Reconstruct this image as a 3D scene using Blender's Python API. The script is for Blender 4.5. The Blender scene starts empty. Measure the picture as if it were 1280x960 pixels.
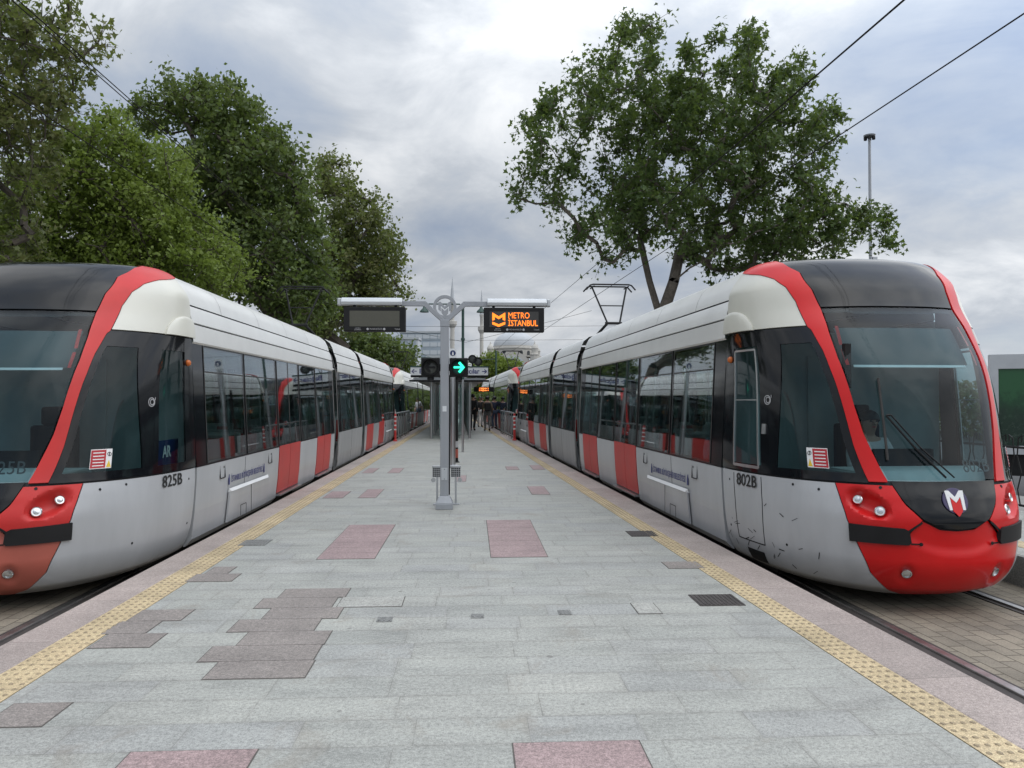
import bpy, bmesh, math, random
import numpy as np
from mathutils import Vector, Matrix, Quaternion

R = math.radians
scene = bpy.context.scene
COL = scene.collection
F = 961.0                                  # focal length in photo pixels (1280 wide)
CAMZ = 1.6
YAW, PIT = math.atan(50 / F), math.atan(19 / F)
FV = Vector((math.sin(YAW) * math.cos(PIT), math.cos(YAW) * math.cos(PIT), math.sin(PIT)))
RV = Vector((math.cos(YAW), -math.sin(YAW), 0))
UV = RV.cross(FV)
CAM = Vector((0, 0, CAMZ))


def at(px, py, depth):
    """point at a depth along the view axis, used to survey where things stand"""
    return CAM + (FV + RV * ((px - 640) / F) + UV * ((480 - py) / F)) * depth


def ground(px, py, z=0.0):
    d = FV + RV * ((px - 640) / F) + UV * ((480 - py) / F)
    return CAM + d * ((z - CAMZ) / d.z)


def lin(r, g, b):
    f = lambda c: (c / 255 / 12.92) if c / 255 <= .04045 else ((c / 255 + .055) / 1.055) ** 2.4
    return (f(r), f(g), f(b), 1)


# ------------------------------------------------------------------ materials
class NT:
    def __init__(self, tree):
        self.t = tree
        self.l = tree.links

    def n(self, kind, **kw):
        nd = self.t.nodes.new(kind)
        for k, v in kw.items():
            if hasattr(nd, k) and not k.startswith('in_'):
                setattr(nd, k, v)
        return nd

    def link(self, a, b):
        self.l.new(a, b)

    def val(self, s, v):
        if hasattr(v, 'is_linked') or isinstance(v, bpy.types.NodeSocket):
            self.l.new(v, s)
        else:
            s.default_value = v

    def math(self, op, a, b=None, c=None, clamp=False):
        nd = self.t.nodes.new('ShaderNodeMath')
        nd.operation = op
        nd.use_clamp = clamp
        self.val(nd.inputs[0], a)
        if b is not None:
            self.val(nd.inputs[1], b)
        if c is not None:
            self.val(nd.inputs[2], c)
        return nd.outputs[0]

    def mix(self, fac, a, b, blend='MIX'):
        nd = self.t.nodes.new('ShaderNodeMix')
        nd.data_type = 'RGBA'
        nd.blend_type = blend
        self.val(nd.inputs[0], fac)
        self.val(nd.inputs[6], a)
        self.val(nd.inputs[7], b)
        return nd.outputs[2]

    def noise(self, vec, scale, detail=4, rough=.55, dim='3D', dist=0):
        nd = self.t.nodes.new('ShaderNodeTexNoise')
        nd.noise_dimensions = dim
        if vec is not None:
            self.l.new(vec, nd.inputs['Vector'])
        nd.inputs['Scale'].default_value = scale
        nd.inputs['Detail'].default_value = detail
        nd.inputs['Roughness'].default_value = rough
        nd.inputs['Distortion'].default_value = dist
        return nd.outputs[0]

    def ramp(self, fac, stops):
        nd = self.t.nodes.new('ShaderNodeValToRGB')
        el = nd.color_ramp.elements
        while len(el) < len(stops):
            el.new(.5)
        for e, (p, c) in zip(el, stops):
            e.position = p
            e.color = c if len(c) == 4 else (*c, 1)
        self.l.new(fac, nd.inputs[0])
        return nd.outputs[0]

    def bump(self, h, strength, dist):
        nd = self.t.nodes.new('ShaderNodeBump')
        nd.inputs['Strength'].default_value = strength
        nd.inputs['Distance'].default_value = dist
        self.l.new(h, nd.inputs['Height'])
        return nd.outputs[0]


def new_mat(name):
    m = bpy.data.materials.new(name)
    m.use_nodes = True
    nt = NT(m.node_tree)
    return m, nt, m.node_tree.nodes['Principled BSDF']


def scale_c(c, k):
    return (min(c[0] * k, 1), min(c[1] * k, 1), min(c[2] * k, 1), 1)


def mat(name, col, rough=.5, metal=0., var=.12, vscale=3., grain=0., gscale=120., bump=0., coat=0., spec=.5, streak=False):
    """painted / metal / stone surface with cloudy wear and optional fine grain"""
    m, nt, p = new_mat(name)
    tc = nt.n('ShaderNodeTexCoord').outputs['Object']
    if streak:
        mp = nt.n('ShaderNodeMapping')
        mp.inputs['Scale'].default_value = (1, 1, .25)
        nt.link(tc, mp.inputs[0])
        tc2 = mp.outputs[0]
    else:
        tc2 = tc
    n1 = nt.noise(tc2, vscale, 6, .6)
    k = nt.ramp(n1, [(.3, scale_c(col, 1 - var)), (.7, scale_c(col, 1 + var * .6))])
    if grain > 0:
        g = nt.noise(tc, gscale, 2, .7)
        k = nt.mix(grain, k, nt.ramp(g, [(.3, (0, 0, 0, 1)), (.7, (1, 1, 1, 1))]), 'OVERLAY')
        if bump:
            nt.link(nt.bump(g, bump, .004), p.inputs['Normal'])
    nt.link(k, p.inputs['Base Color'])
    r = nt.math('MULTIPLY_ADD', n1, .25 * rough, rough * .88)
    nt.link(r, p.inputs['Roughness'])
    p.inputs['Metallic'].default_value = metal
    p.inputs['Coat Weight'].default_value = coat
    p.inputs['Coat Roughness'].default_value = .06
    p.inputs['Specular IOR Level'].default_value = spec
    return m


def glass(name, tint, refl=1.0, rough=.02, wavy=.12, base=.06):
    m, nt, p = new_mat(name)
    out = m.node_tree.nodes['Material Output']
    tr = nt.n('ShaderNodeBsdfTransparent')
    tc = nt.n('ShaderNodeTexCoord').outputs['Object']
    n1 = nt.noise(tc, 2.5, 3)
    nt.link(nt.ramp(n1, [(.3, scale_c(tint, .9)), (.7, scale_c(tint, 1.05))]), tr.inputs[0])
    gl = nt.n('ShaderNodeBsdfGlossy')
    gl.inputs['Roughness'].default_value = rough
    gl.inputs['Color'].default_value = (.95, .97, 1, 1)
    if wavy:
        nt.link(nt.bump(nt.noise(tc, .9, 1), wavy, .02), gl.inputs['Normal'])
    ge = nt.n('ShaderNodeNewGeometry')                 # thin pane: the same reflection from either face
    dp = nt.n('ShaderNodeVectorMath')
    dp.operation = 'DOT_PRODUCT'
    nt.link(ge.outputs['Normal'], dp.inputs[0])
    nt.link(ge.outputs['Incoming'], dp.inputs[1])
    cz = nt.math('SUBTRACT', 1., nt.math('ABSOLUTE', dp.outputs['Value']), clamp=True)
    f2 = nt.math('MULTIPLY_ADD', nt.math('POWER', cz, 4.2), min(.93 * refl, .95), .045 * refl + base, clamp=True)
    mx = nt.n('ShaderNodeMixShader')
    nt.link(f2, mx.inputs[0])
    nt.link(tr.outputs[0], mx.inputs[1])
    nt.link(gl.outputs[0], mx.inputs[2])
    nt.link(mx.outputs[0], out.inputs['Surface'])
    return m


def emit(name, col, strength, dots=0.):
    m, nt, p = new_mat(name)
    p.inputs['Base Color'].default_value = (.01, .01, .01, 1)
    p.inputs['Emission Color'].default_value = col
    p.inputs['Emission Strength'].default_value = strength
    if dots:
        tc = nt.n('ShaderNodeTexCoord').outputs['Object']
        v = nt.n('ShaderNodeTexVoronoi')
        v.inputs['Scale'].default_value = dots
        v.inputs['Randomness'].default_value = 0
        nt.link(tc, v.inputs['Vector'])
        s = nt.math('LESS_THAN', v.outputs['Distance'], .48)
        nt.link(nt.math('MULTIPLY_ADD', s, strength * .8, strength * .35), p.inputs['Emission Strength'])
    return m


M = {}
M['white'] = mat('tram_white_paint', (.66, .66, .635, 1), .34, var=.09, vscale=1.3, coat=.15)
M['cream'] = mat('tram_cream_fairing', (.60, .59, .52, 1), .3, var=.06, vscale=1.3, coat=.2)
M['red'] = mat('tram_red_paint', (.60, .010, .011, 1), .32, var=.12, vscale=2, coat=.10, spec=.3)
M['redfade'] = mat('tram_faded_red_paint', (.42, .105, .075, 1), .5, var=.15, vscale=2.5)
M['redpink'] = mat('tram_light_red_paint', (.54, .032, .030, 1), .36, var=.14, vscale=2, coat=.05, spec=.3)
M['redmatt'] = mat('door_red_paint', (.50, .038, .034, 1), .45, var=.14, vscale=2.2)
M['grey'] = mat('tram_grey_paint', (.42, .43, .445, 1), .38, var=.16, vscale=1.6, coat=.25, streak=True)
M['greydirty'] = mat('tram_grey_paint_dusty', (.34, .345, .35, 1), .5, var=.2, vscale=2.6, streak=True)
M['black'] = mat('gloss_black_panel', (.007, .008, .010, 1), .08, var=.3, vscale=2, coat=0., spec=.32)
M['blackmatt'] = mat('matt_black', (.011, .011, .012, 1), .6, var=.3, vscale=6, spec=.3)
M['rubber'] = mat('bellows_rubber', (.035, .034, .033, 1), .75, var=.3, vscale=5)
M['greyrubber'] = mat('joint_grey_rubber', (.16, .155, .15, 1), .7, var=.2, vscale=5)
M['lining'] = mat('cab_dark_lining', (.03, .03, .032, 1), .7, var=.2)
M['inside'] = mat('interior_grey_panel', (.36, .41, .41, 1), .55, var=.1)
M['blind'] = mat('sun_blind_fabric', (.085, .11, .115, 1), .8, var=.1)
M['ceil'] = mat('interior_ceiling', (.78, .80, .79, 1), .6, var=.06)
M['floorin'] = mat('interior_floor', (.32, .32, .32, 1), .6, var=.2)
M['seatred'] = mat('seat_red_cloth', (.48, .045, .04, 1), .8, var=.2, grain=.3)
M['seatgrey'] = mat('seat_grey_shell', (.45, .47, .48, 1), .5, var=.1)
M['chrome'] = mat('chrome', (.75, .76, .77, 1), .14, 1., var=.05)
M['steel'] = mat('stainless_steel', (.55, .56, .57, 1), .32, 1., var=.12, vscale=5, streak=True)
M['rail'] = mat('rail_steel', (.50, .49, .48, 1), .38, 1., var=.2, vscale=8)
M['railside'] = mat('rail_rusty_side', (.05, .042, .038, 1), .7, var=.3, vscale=8)
M['galv'] = mat('grey_post_paint', (.34, .355, .38, 1), .42, .15, var=.1, vscale=4, streak=True)
M['galvlight'] = mat('silver_casing', (.52, .54, .56, 1), .38, .35, var=.07, vscale=4)
M['ironblack'] = mat('black_iron', (.012, .012, .012, 1), .6, var=.3, spec=.25)
M['greenpost'] = mat('green_post_paint', (.022, .06, .05, 1), .4, var=.2, vscale=4)
M['concrete'] = mat('concrete', (.24, .235, .22, 1), .85, var=.22, vscale=3, grain=.35, gscale=60)
M['asphalt'] = mat('asphalt', (.055, .055, .057, 1), .9, var=.2, vscale=1.2, grain=.5, gscale=90)
M['screen'] = mat('screen_off', (.085, .083, .065, 1), .55, var=.06, vscale=8, grain=.3, gscale=260)
M['txtblack'] = mat('black_lettering', (.012, .012, .013, 1), .5)
M['txtwhite'] = mat('white_lettering', (.75, .75, .75, 1), .5, var=.05)
M['txtgrey'] = mat('pale_lettering', (.42, .42, .43, 1), .5, var=.05)
M['txtgreydark'] = mat('dark_grey_lettering', (.07, .075, .08, 1), .5)
M['txtblue'] = mat('navy_lettering', (.03, .035, .16, 1), .5)
M['navy'] = mat('navy_disc', (.045, .035, .10, 1), .35, var=.1)
M['signwhite'] = mat('sign_white', (.68, .70, .72, 1), .5, var=.05)
M['bluesign'] = mat('blue_sign', (.015, .03, .11, 1), .45, var=.1)
M['stickerred'] = mat('sticker_red', (.42, .02, .03, 1), .45, var=.1)
M['yellowtri'] = mat('warning_yellow', (.72, .48, .03, 1), .5, var=.05)
M['orange'] = mat('amber_lens', (.60, .14, .02, 1), .25, var=.1)
M['lens'] = mat('lamp_lens', (.62, .64, .66, 1), .08, .8, var=.15, vscale=30)
M['darklens'] = mat('signal_dark_lens', (.055, .06, .055, 1), .25, var=.3, vscale=12)
M['wire'] = mat('copper_wire_dark', (.014, .013, .012, 1), .9, spec=.1)
M['green_on'] = emit('signal_green_lit', (.03, 1, .55, 1), 2.2, 90)
M['green_glow'] = mat('signal_green_lens', (.004, .06, .05, 1), .3)
M['amber_on'] = emit('display_amber_lit', (1, .20, .012, 1), 1.7, 0)
M['amber_far'] = emit('indicator_amber_lit', (1, .25, .05, 1), 1.6, 0)
M['glass'] = glass('window_glass', (.64, .73, .72, 1), 1.05)
M['cabglass'] = glass('cab_glass', (.40, .52, .53, 1), .62, wavy=0, base=-.008)
M['wshield'] = glass('windscreen_glass', (.50, .65, .68, 1), .70, wavy=0, base=-.008)
M['shelterglass'] = glass('shelter_glass', (.70, .82, .80, 1), .9)
M['skin'] = mat('skin', (.42, .25, .18, 1), .55, var=.1)
M['hairdark'] = mat('dark_hair', (.012, .010, .009, 1), .5, var=.2)
M['bark'] = mat('plane_bark', (.13, .11, .09, 1), .85, var=.45, vscale=5, grain=.3, gscale=30)
M['barkdark'] = mat('dark_bark', (.09, .075, .06, 1), .85, var=.4, vscale=5)


def cloth(name, c, var=.2, vs=8):
    if name not in M:
        M[name] = mat(name, (*c, 1), .8, var=var, vscale=vs)
    return M[name]


def leafmat(name, c1, c2, c3):
    m, nt, p = new_mat(name)
    tc = nt.n('ShaderNodeTexCoord').outputs['Object']
    n1 = nt.noise(tc, .8, 3)
    n2 = nt.noise(tc, 7., 2)
    k = nt.math('ADD', nt.math('MULTIPLY', n1, .5), nt.math('MULTIPLY', n2, .5))
    c = nt.ramp(k, [(.36, (*c1, 1)), (.5, (*c2, 1)), (.66, (*c3, 1))])
    nt.link(c, p.inputs['Base Color'])
    p.inputs['Roughness'].default_value = .5
    p.inputs['Specular IOR Level'].default_value = .35
    tl = nt.n('ShaderNodeBsdfTranslucent')
    nt.link(nt.mix(.5, c, (.24, .32, .05, 1)), tl.inputs[0])
    mx = nt.n('ShaderNodeMixShader')
    mx.inputs[0].default_value = .40
    nt.link(p.outputs[0], mx.inputs[1])
    nt.link(tl.outputs[0], mx.inputs[2])
    nt.link(mx.outputs[0], m.node_tree.nodes['Material Output'].inputs['Surface'])
    return m


M['leafdark'] = leafmat('plane_leaves', (.034, .062, .018), (.070, .118, .034), (.125, .175, .060))
M['leafbright'] = leafmat('bright_leaves', (.095, .140, .022), (.155, .215, .036), (.21, .265, .06))
M['leafmid'] = leafmat('mid_leaves', (.050, .082, .024), (.095, .138, .042), (.155, .185, .06))
M['leafbrown'] = leafmat('browning_leaves', (.068, .090, .028), (.115, .135, .045), (.19, .175, .07))


def paving_mat():
    m, nt, p = new_mat('granite_paving')
    geo = nt.n('ShaderNodeNewGeometry').outputs['Position']
    sp = nt.n('ShaderNodeSeparateXYZ')
    nt.link(geo, sp.inputs[0])
    x, y = sp.outputs[0], sp.outputs[1]
    yr = nt.math('DIVIDE', y, .3)
    row = nt.math('FLOOR', yr)
    w1 = nt.n('ShaderNodeTexWhiteNoise')
    w1.noise_dimensions = '1D'
    nt.link(row, w1.inputs['W'])
    wid = nt.math('MULTIPLY_ADD', w1.outputs[0], .28, .52)
    w2 = nt.n('ShaderNodeTexWhiteNoise')
    w2.noise_dimensions = '1D'
    nt.link(nt.math('ADD', row, 77.3), w2.inputs['W'])
    xs = nt.math('DIVIDE', nt.math('MULTIPLY_ADD', w2.outputs[0], 3., nt.math('ADD', x, 20)), wid)
    colm = nt.math('FLOOR', xs)
    cv = nt.n('ShaderNodeCombineXYZ')
    nt.link(row, cv.inputs[0])
    nt.link(colm, cv.inputs[1])
    w3 = nt.n('ShaderNodeTexWhiteNoise')
    w3.noise_dimensions = '2D'
    nt.link(cv.outputs[0], w3.inputs['Vector'])
    fx = nt.math('MULTIPLY', nt.math('PINGPONG', xs, .5), wid)
    fx = nt.math('MULTIPLY', nt.math('ABSOLUTE', nt.math('SUBTRACT', nt.math('FRACT', xs), .5)), wid)
    dx = nt.math('SUBTRACT', nt.math('MULTIPLY', wid, .5), fx)
    dy = nt.math('MULTIPLY', nt.math('SUBTRACT', .5, nt.math('ABSOLUTE', nt.math('SUBTRACT', nt.math('FRACT', yr), .5))), .3)
    d = nt.math('MINIMUM', dx, dy)
    jn = nt.noise(geo, 9, 2)
    joint = nt.math('LESS_THAN', d, nt.math('MULTIPLY_ADD', jn, .006, -.0012))
    base = nt.ramp(w3.outputs[0], [(0, (.290, .293, .269, 1)), (.3, (.310, .311, .283, 1)), (.6, (.322, .321, .291, 1)), (.85, (.294, .296, .280, 1)), (1, (.340, .337, .305, 1))])
    mp = nt.n('ShaderNodeMapping')
    mp.inputs['Scale'].default_value = (.6, 1.5, 1)
    nt.link(geo, mp.inputs[0])
    big = nt.noise(mp.outputs[0], 2.2, 9, .72)
    base = nt.mix(.6, base, nt.ramp(big, [(.3, (.27, .27, .27, 1)), (.5, (.50, .50, .50, 1)), (.7, (.66, .66, .65, 1))]), 'OVERLAY')
    g1 = nt.noise(geo, 45, 3, .8)
    g2 = nt.noise(geo, 150, 2, .8)
    g = nt.math('ADD', nt.math('MULTIPLY', g1, .5), nt.math('MULTIPLY', g2, .5))
    base = nt.mix(.62, base, nt.ramp(g, [(.36, (.12, .12, .12, 1)), (.64, (.90, .90, .90, 1))]), 'OVERLAY')
    fleck = nt.n('ShaderNodeTexVoronoi')
    fleck.inputs['Scale'].default_value = 95
    nt.link(geo, fleck.inputs['Vector'])
    base = nt.mix(nt.math('MULTIPLY', nt.math('LESS_THAN', fleck.outputs['Distance'], .16), .4), base, (.62, .62, .60, 1))
    dirt = nt.noise(geo, 1.1, 9, .7, dist=1.2)
    base = nt.mix(nt.math('MULTIPLY', nt.math('SUBTRACT', dirt, .56, clamp=True), 3.6, clamp=True), base, (.21, .175, .135, 1))
    sp2 = nt.n('ShaderNodeTexVoronoi')
    sp2.inputs['Scale'].default_value = 2.3
    nt.link(geo, sp2.inputs['Vector'])
    gum = nt.math('LESS_THAN', sp2.outputs['Distance'], nt.math('MULTIPLY_ADD', jn, .12, -.02))
    base = nt.mix(nt.math('MULTIPLY', gum, .55), base, (.10, .09, .085, 1))
    near = nt.math('SUBTRACT', 1., nt.math('DIVIDE', d, .03), clamp=True)
    base = nt.mix(nt.math('MULTIPLY', nt.math('MULTIPLY', near, jn), .35), base, (.17, .155, .135, 1))
    base = nt.mix(nt.math('MULTIPLY', joint, nt.math('MULTIPLY_ADD', jn, .9, 0.)), base, (.12, .115, .105, 1))
    nt.link(base, p.inputs['Base Color'])
    nt.link(nt.math('MULTIPLY_ADD', big, .3, .42), p.inputs['Roughness'])
    hb = nt.math('SUBTRACT', nt.math('MULTIPLY', g, .3), joint)
    nt.link(nt.bump(hb, .35, .004), p.inputs['Normal'])
    return m


def setts_mat():
    m, nt, p = new_mat('beige_setts')
    tc = nt.n('ShaderNodeTexCoord').outputs['Object']
    mp = nt.n('ShaderNodeMapping')
    mp.inputs['Rotation'].default_value = (0, 0, R(90))
    nt.link(tc, mp.inputs[0])
    b = nt.n('ShaderNodeTexBrick')
    b.inputs['Scale'].default_value = 1
    b.inputs['Brick Width'].default_value = .24
    b.inputs['Row Height'].default_value = .14
    b.inputs['Mortar Size'].default_value = .006
    b.inputs['Bias'].default_value = -.1
    b.inputs['Color1'].default_value = (.25, .215, .165, 1)
    b.inputs['Color2'].default_value = (.19, .165, .13, 1)
    b.inputs['Mortar'].default_value = (.09, .075, .055, 1)
    nt.link(mp.outputs[0], b.inputs['Vector'])
    n = nt.noise(tc, 2.2, 8, .65)
    c = nt.mix(.6, b.outputs['Color'], nt.ramp(n, [(.3, (.28, .28, .28, 1)), (.7, (.68, .68, .68, 1))]), 'OVERLAY')
    g = nt.noise(tc, 70, 3, .7)
    c = nt.mix(.35, c, nt.ramp(g, [(.3, (.15, .15, .15, 1)), (.7, (.85, .85, .85, 1))]), 'OVERLAY')
    nt.link(c, p.inputs['Base Color'])
    p.inputs['Roughness'].default_value = .85
    nt.link(nt.bump(nt.math('SUBTRACT', nt.math('MULTIPLY', g, .4), b.outputs['Fac']), .5, .008), p.inputs['Normal'])
    return m


def stone_mat(name, c, joint=0., jcol=(.12, .1, .09, 1)):
    """granite with optional cross joints every `joint` metres along local Y"""
    m, nt, p = new_mat(name)
    tc = nt.n('ShaderNodeTexCoord').outputs['Object']
    big = nt.noise(tc, 1.7, 8, .7)
    k = nt.ramp(big, [(.3, scale_c(c, .78)), (.7, scale_c(c, 1.15))])
    g = nt.noise(tc, 150, 2, .75)
    g1 = nt.noise(tc, 40, 3, .8)
    k = nt.mix(.4, k, nt.ramp(g1, [(.35, (.2, .2, .2, 1)), (.65, (.8, .8, .8, 1))]), 'OVERLAY')
    k = nt.mix(.45, k, nt.ramp(g, [(.35, (.1, .1, .1, 1)), (.65, (.9, .9, .9, 1))]), 'OVERLAY')
    d_ = nt.noise(tc, .9, 9, .75, dist=1.)
    k = nt.mix(nt.math('MULTIPLY', nt.math('SUBTRACT', d_, .55, clamp=True), 2.6, clamp=True), k, (.15, .13, .11, 1))
    if joint:
        sp = nt.n('ShaderNodeSeparateXYZ')
        nt.link(tc, sp.inputs[0])
        yy = nt.math('DIVIDE', sp.outputs[1], joint)
        w = nt.n('ShaderNodeTexWhiteNoise')
        w.noise_dimensions = '1D'
        nt.link(nt.math('FLOOR', yy), w.inputs['W'])
        k = nt.mix(.35, k, nt.ramp(w.outputs[0], [(0, (.36, .36, .36, 1)), (1, (.62, .6, .6, 1))]), 'OVERLAY')
        f = nt.math('ABSOLUTE', nt.math('SUBTRACT', nt.math('FRACT', yy), .5))
        j = nt.math('GREATER_THAN', f, .5 - .004 / joint)
        k = nt.mix(nt.math('MULTIPLY', j, .6), k, jcol)
    nt.link(k, p.inputs['Base Color'])
    p.inputs['Roughness'].default_value = .62
    nt.link(nt.bump(g, .25, .003), p.inputs['Normal'])
    return m


M['paving'] = paving_mat()
M['setts'] = setts_mat()
M['kerb'] = stone_mat('pink_granite_kerb', (.345, .290, .262, 1), 1.05)
M['tactile'] = stone_mat('yellow_tactile_tile', (.50, .395, .235, 1), .40, (.10, .08, .06, 1))
M['tactdome'] = stone_mat('tactile_dome_dark', (.30, .235, .145, 1))  # domes coloured darker than the tiles they stand on
M['slabpink'] = stone_mat('pink_slab', (.305, .222, .215, 1))
M['slabbrown'] = stone_mat('brown_slab', (.235, .207, .188, 1))
M['slablight'] = stone_mat('pale_slab', (.345, .34, .31, 1))
M['mortar'] = mat('dark_mortar', (.11, .10, .09, 1), .9, var=.3, vscale=20)
M['greycover'] = mat('worn_grey_cover', (.20, .20, .19, 1), .6, .1, var=.25, vscale=20, grain=.4, gscale=80)
M['grate'] = mat('cast_iron_cover', (.075, .065, .06, 1), .55, .3, var=.3, vscale=9, grain=.4, gscale=60)
M['mosque'] = mat('pale_stone_masonry', (.50, .48, .44, 1), .85, var=.14, vscale=.12)
M['lead'] = mat('lead_dome_sheet', (.46, .48, .50, 1), .8, var=.10, vscale=.3)
M['farfacade'] = mat('pale_facade', (.52, .55, .58, 1), .7, var=.1, vscale=.05)
M['farglass'] = mat('blue_grey_glazing', (.34, .39, .44, 1), .3, var=.2, vscale=.2)
M['darkopen'] = mat('dark_window', (.04, .045, .05, 1), .4)


# ------------------------------------------------------------------ mesh helpers
class MB:
    def __init__(self):
        self.v, self.f, self.m = [], [], []

    def add(self, vs, fs, mi=0):
        o = len(self.v)
        self.v.extend([tuple(p) for p in vs])
        self.f.extend([tuple(i + o for i in f) for f in fs])
        self.m.extend([mi] * len(fs))
        return self

    def box(self, x0, x1, y0, y1, z0, z1, mi=0):
        vs = [(x, y, z) for x in (x0, x1) for y in (y0, y1) for z in (z0, z1)]
        fs = [(0, 1, 3, 2), (4, 6, 7, 5), (0, 4, 5, 1), (2, 3, 7, 6), (0, 2, 6, 4), (1, 5, 7, 3)]
        return self.add(vs, fs, mi)

    def frustum(self, c0, s0, c1, s1, mi=0):
        vs = []
        for c, s in ((c0, s0), (c1, s1)):
            for a, b in ((-1, -1), (1, -1), (1, 1), (-1, 1)):
                vs.append((c[0] + a * s[0] / 2, c[1] + b * s[1] / 2, c[2]))
        fs = [(3, 2, 1, 0), (4, 5, 6, 7)] + [(i, (i + 1) % 4, (i + 1) % 4 + 4, i + 4) for i in range(4)]
        return self.add(vs, fs, mi)

    def tube(self, pts, r, n=8, mi=0, cap=True):
        pts = [Vector(p) for p in pts]
        rs = r if isinstance(r, (list, tuple)) else [r] * len(pts)
        vs, fs = [], []
        prev = None
        for i, p in enumerate(pts):
            d = (pts[min(i + 1, len(pts) - 1)] - pts[max(i - 1, 0)]).normalized()
            if prev is None:
                a = d.orthogonal().normalized()
            else:
                a = (prev - d * prev.dot(d)).normalized()
            prev = a
            b = d.cross(a)
            for k in range(n):
                t = 2 * math.pi * k / n
                vs.append(p + (a * math.cos(t) + b * math.sin(t)) * rs[i])
        for i in range(len(pts) - 1):
            for k in range(n):
                fs.append((i * n + k, i * n + (k + 1) % n, (i + 1) * n + (k + 1) % n, (i + 1) * n + k))
        if cap:
            fs.append(tuple(range(n - 1, -1, -1)))
            fs.append(tuple((len(pts) - 1) * n + k for k in range(n)))
        return self.add(vs, fs, mi)

    def lathe(self, prof, n=24, mi=0, mtx=None):
        """prof: (radius, height) pairs about local Z"""
        vs, fs = [], []
        for r, h in prof:
            for k in range(n):
                t = 2 * math.pi * k / n
                vs.append(Vector((r * math.cos(t), r * math.sin(t), h)))
        for i in range(len(prof) - 1):
            for k in range(n):
                fs.append((i * n + k, i * n + (k + 1) % n, (i + 1) * n + (k + 1) % n, (i + 1) * n + k))
        ring = prof[0] == prof[-1]
        if prof[-1][0] > 1e-4 and not ring:
            fs.append(tuple((len(prof) - 1) * n + k for k in range(n)))
        if prof[0][0] > 1e-4 and not ring:
            fs.append(tuple(range(n - 1, -1, -1)))
        if mtx is not None:
            vs = [mtx @ v for v in vs]
        return self.add(vs, fs, mi)

    def prism(self, poly, y0, y1, mi=0):
        """polygon in x,z pushed along y"""
        n = len(poly)
        vs = [(x, y0, z) for x, z in poly] + [(x, y1, z) for x, z in poly]
        fs = [tuple(range(n)), tuple(range(2 * n - 1, n - 1, -1))] + [(i, i + n, (i + 1) % n + n, (i + 1) % n) for i in range(n)]
        return self.add(vs, fs, mi)

    def sweep(self, prof, ys, mi=0, mis=None):
        """open profile of (x,z) swept along y stations"""
        n = len(prof)
        vs = [(x, y, z) for y in ys for x, z in prof]
        o = len(self.v)
        self.v.extend(vs)
        for j in range(len(ys) - 1):
            for i in range(n - 1):
                self.f.append((o + j * n + i, o + j * n + i + 1, o + (j + 1) * n + i + 1, o + (j + 1) * n + i))
                self.m.append(mis[i] if mis else mi)
        return self

    def build(self, name, mats, parent=None, smooth=False, loc=None, rotz=0, mtx=None, bevel=0, fixn=True):
        me = bpy.data.meshes.new(name)
        vs = self.v if mtx is None else [tuple(mtx @ Vector(p)) for p in self.v]
        me.from_pydata(vs, [], self.f)
        if not isinstance(mats, (list, tuple)):
            mats = [mats]
        for k in mats:
            me.materials.append(k)
        me.polygons.foreach_set('material_index', self.m)
        if fixn:
            bm = bmesh.new()
            bm.from_mesh(me)
            bmesh.ops.recalc_face_normals(bm, faces=bm.faces)
            bm.to_mesh(me)
            bm.free()
        if smooth:
            me.polygons.foreach_set('use_smooth', [True] * len(me.polygons))
            try:
                me.set_sharp_from_angle(angle=R(35))
            except Exception:
                pass
        me.update()
        o = bpy.data.objects.new(name, me)
        COL.objects.link(o)
        if parent:
            o.parent = parent
        if loc is not None:
            o.location = loc
        o.rotation_euler = (0, 0, rotz)
        if bevel:
            b = o.modifiers.new('bevel', 'BEVEL')
            b.width = bevel
            b.segments = 2
            b.limit_method = 'ANGLE'
        return o


def tag(o, label=None, cat=None, group=None, kind=None):
    if label:
        o['label'] = label
    if cat:
        o['category'] = cat
    if group:
        o['group'] = group
    if kind:
        o['kind'] = kind
    return o


def empty(name, loc, rz=0, label=None, cat=None, group=None):
    o = bpy.data.objects.new(name, None)
    o.empty_display_size = .3
    COL.objects.link(o)
    o.location = loc
    o.rotation_euler = (0, 0, rz)
    return tag(o, label, cat, group)


def copy_tree(o, parent=None, skip=()):
    c = o.copy()
    COL.objects.link(c)
    c.parent = parent
    for ch in [x for x in COL.objects if x.parent == o]:
        if ch.name.split('.')[0] in skip:
            continue
        copy_tree(ch, c, skip)
    return c


def text(name, s, size, mtx, material, parent=None, extrude=.001, align='CENTER', bold=0., sx=1., width=None):
    cu = bpy.data.curves.new(name, 'FONT')
    cu.body = s
    cu.size = size
    cu.extrude = extrude
    cu.offset = bold
    cu.align_x = align
    cu.align_y = 'CENTER'
    cu.resolution_u = 3
    t = bpy.data.objects.new(name + '_tmp', cu)
    COL.objects.link(t)
    bpy.context.view_layer.update()
    me = bpy.data.meshes.new_from_object(t.evaluated_get(bpy.context.evaluated_depsgraph_get()))
    COL.objects.unlink(t)
    bpy.data.objects.remove(t)
    bpy.data.curves.remove(cu)
    me.name = name
    me.materials.clear()
    me.materials.append(material)
    if width:
        xs = [v.co.x for v in me.vertices]
        sx = width / (max(xs) - min(xs))
    me.transform(mtx @ Matrix.Diagonal((sx, 1, 1, 1)))
    o = bpy.data.objects.new(name, me)
    COL.objects.link(o)
    if parent:
        o.parent = parent
    return o


def face_front(x, y, z):            # text lying in XZ, read from -Y
    return Matrix.Translation((x, y, z)) @ Matrix.Rotation(R(90), 4, 'X')


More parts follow.
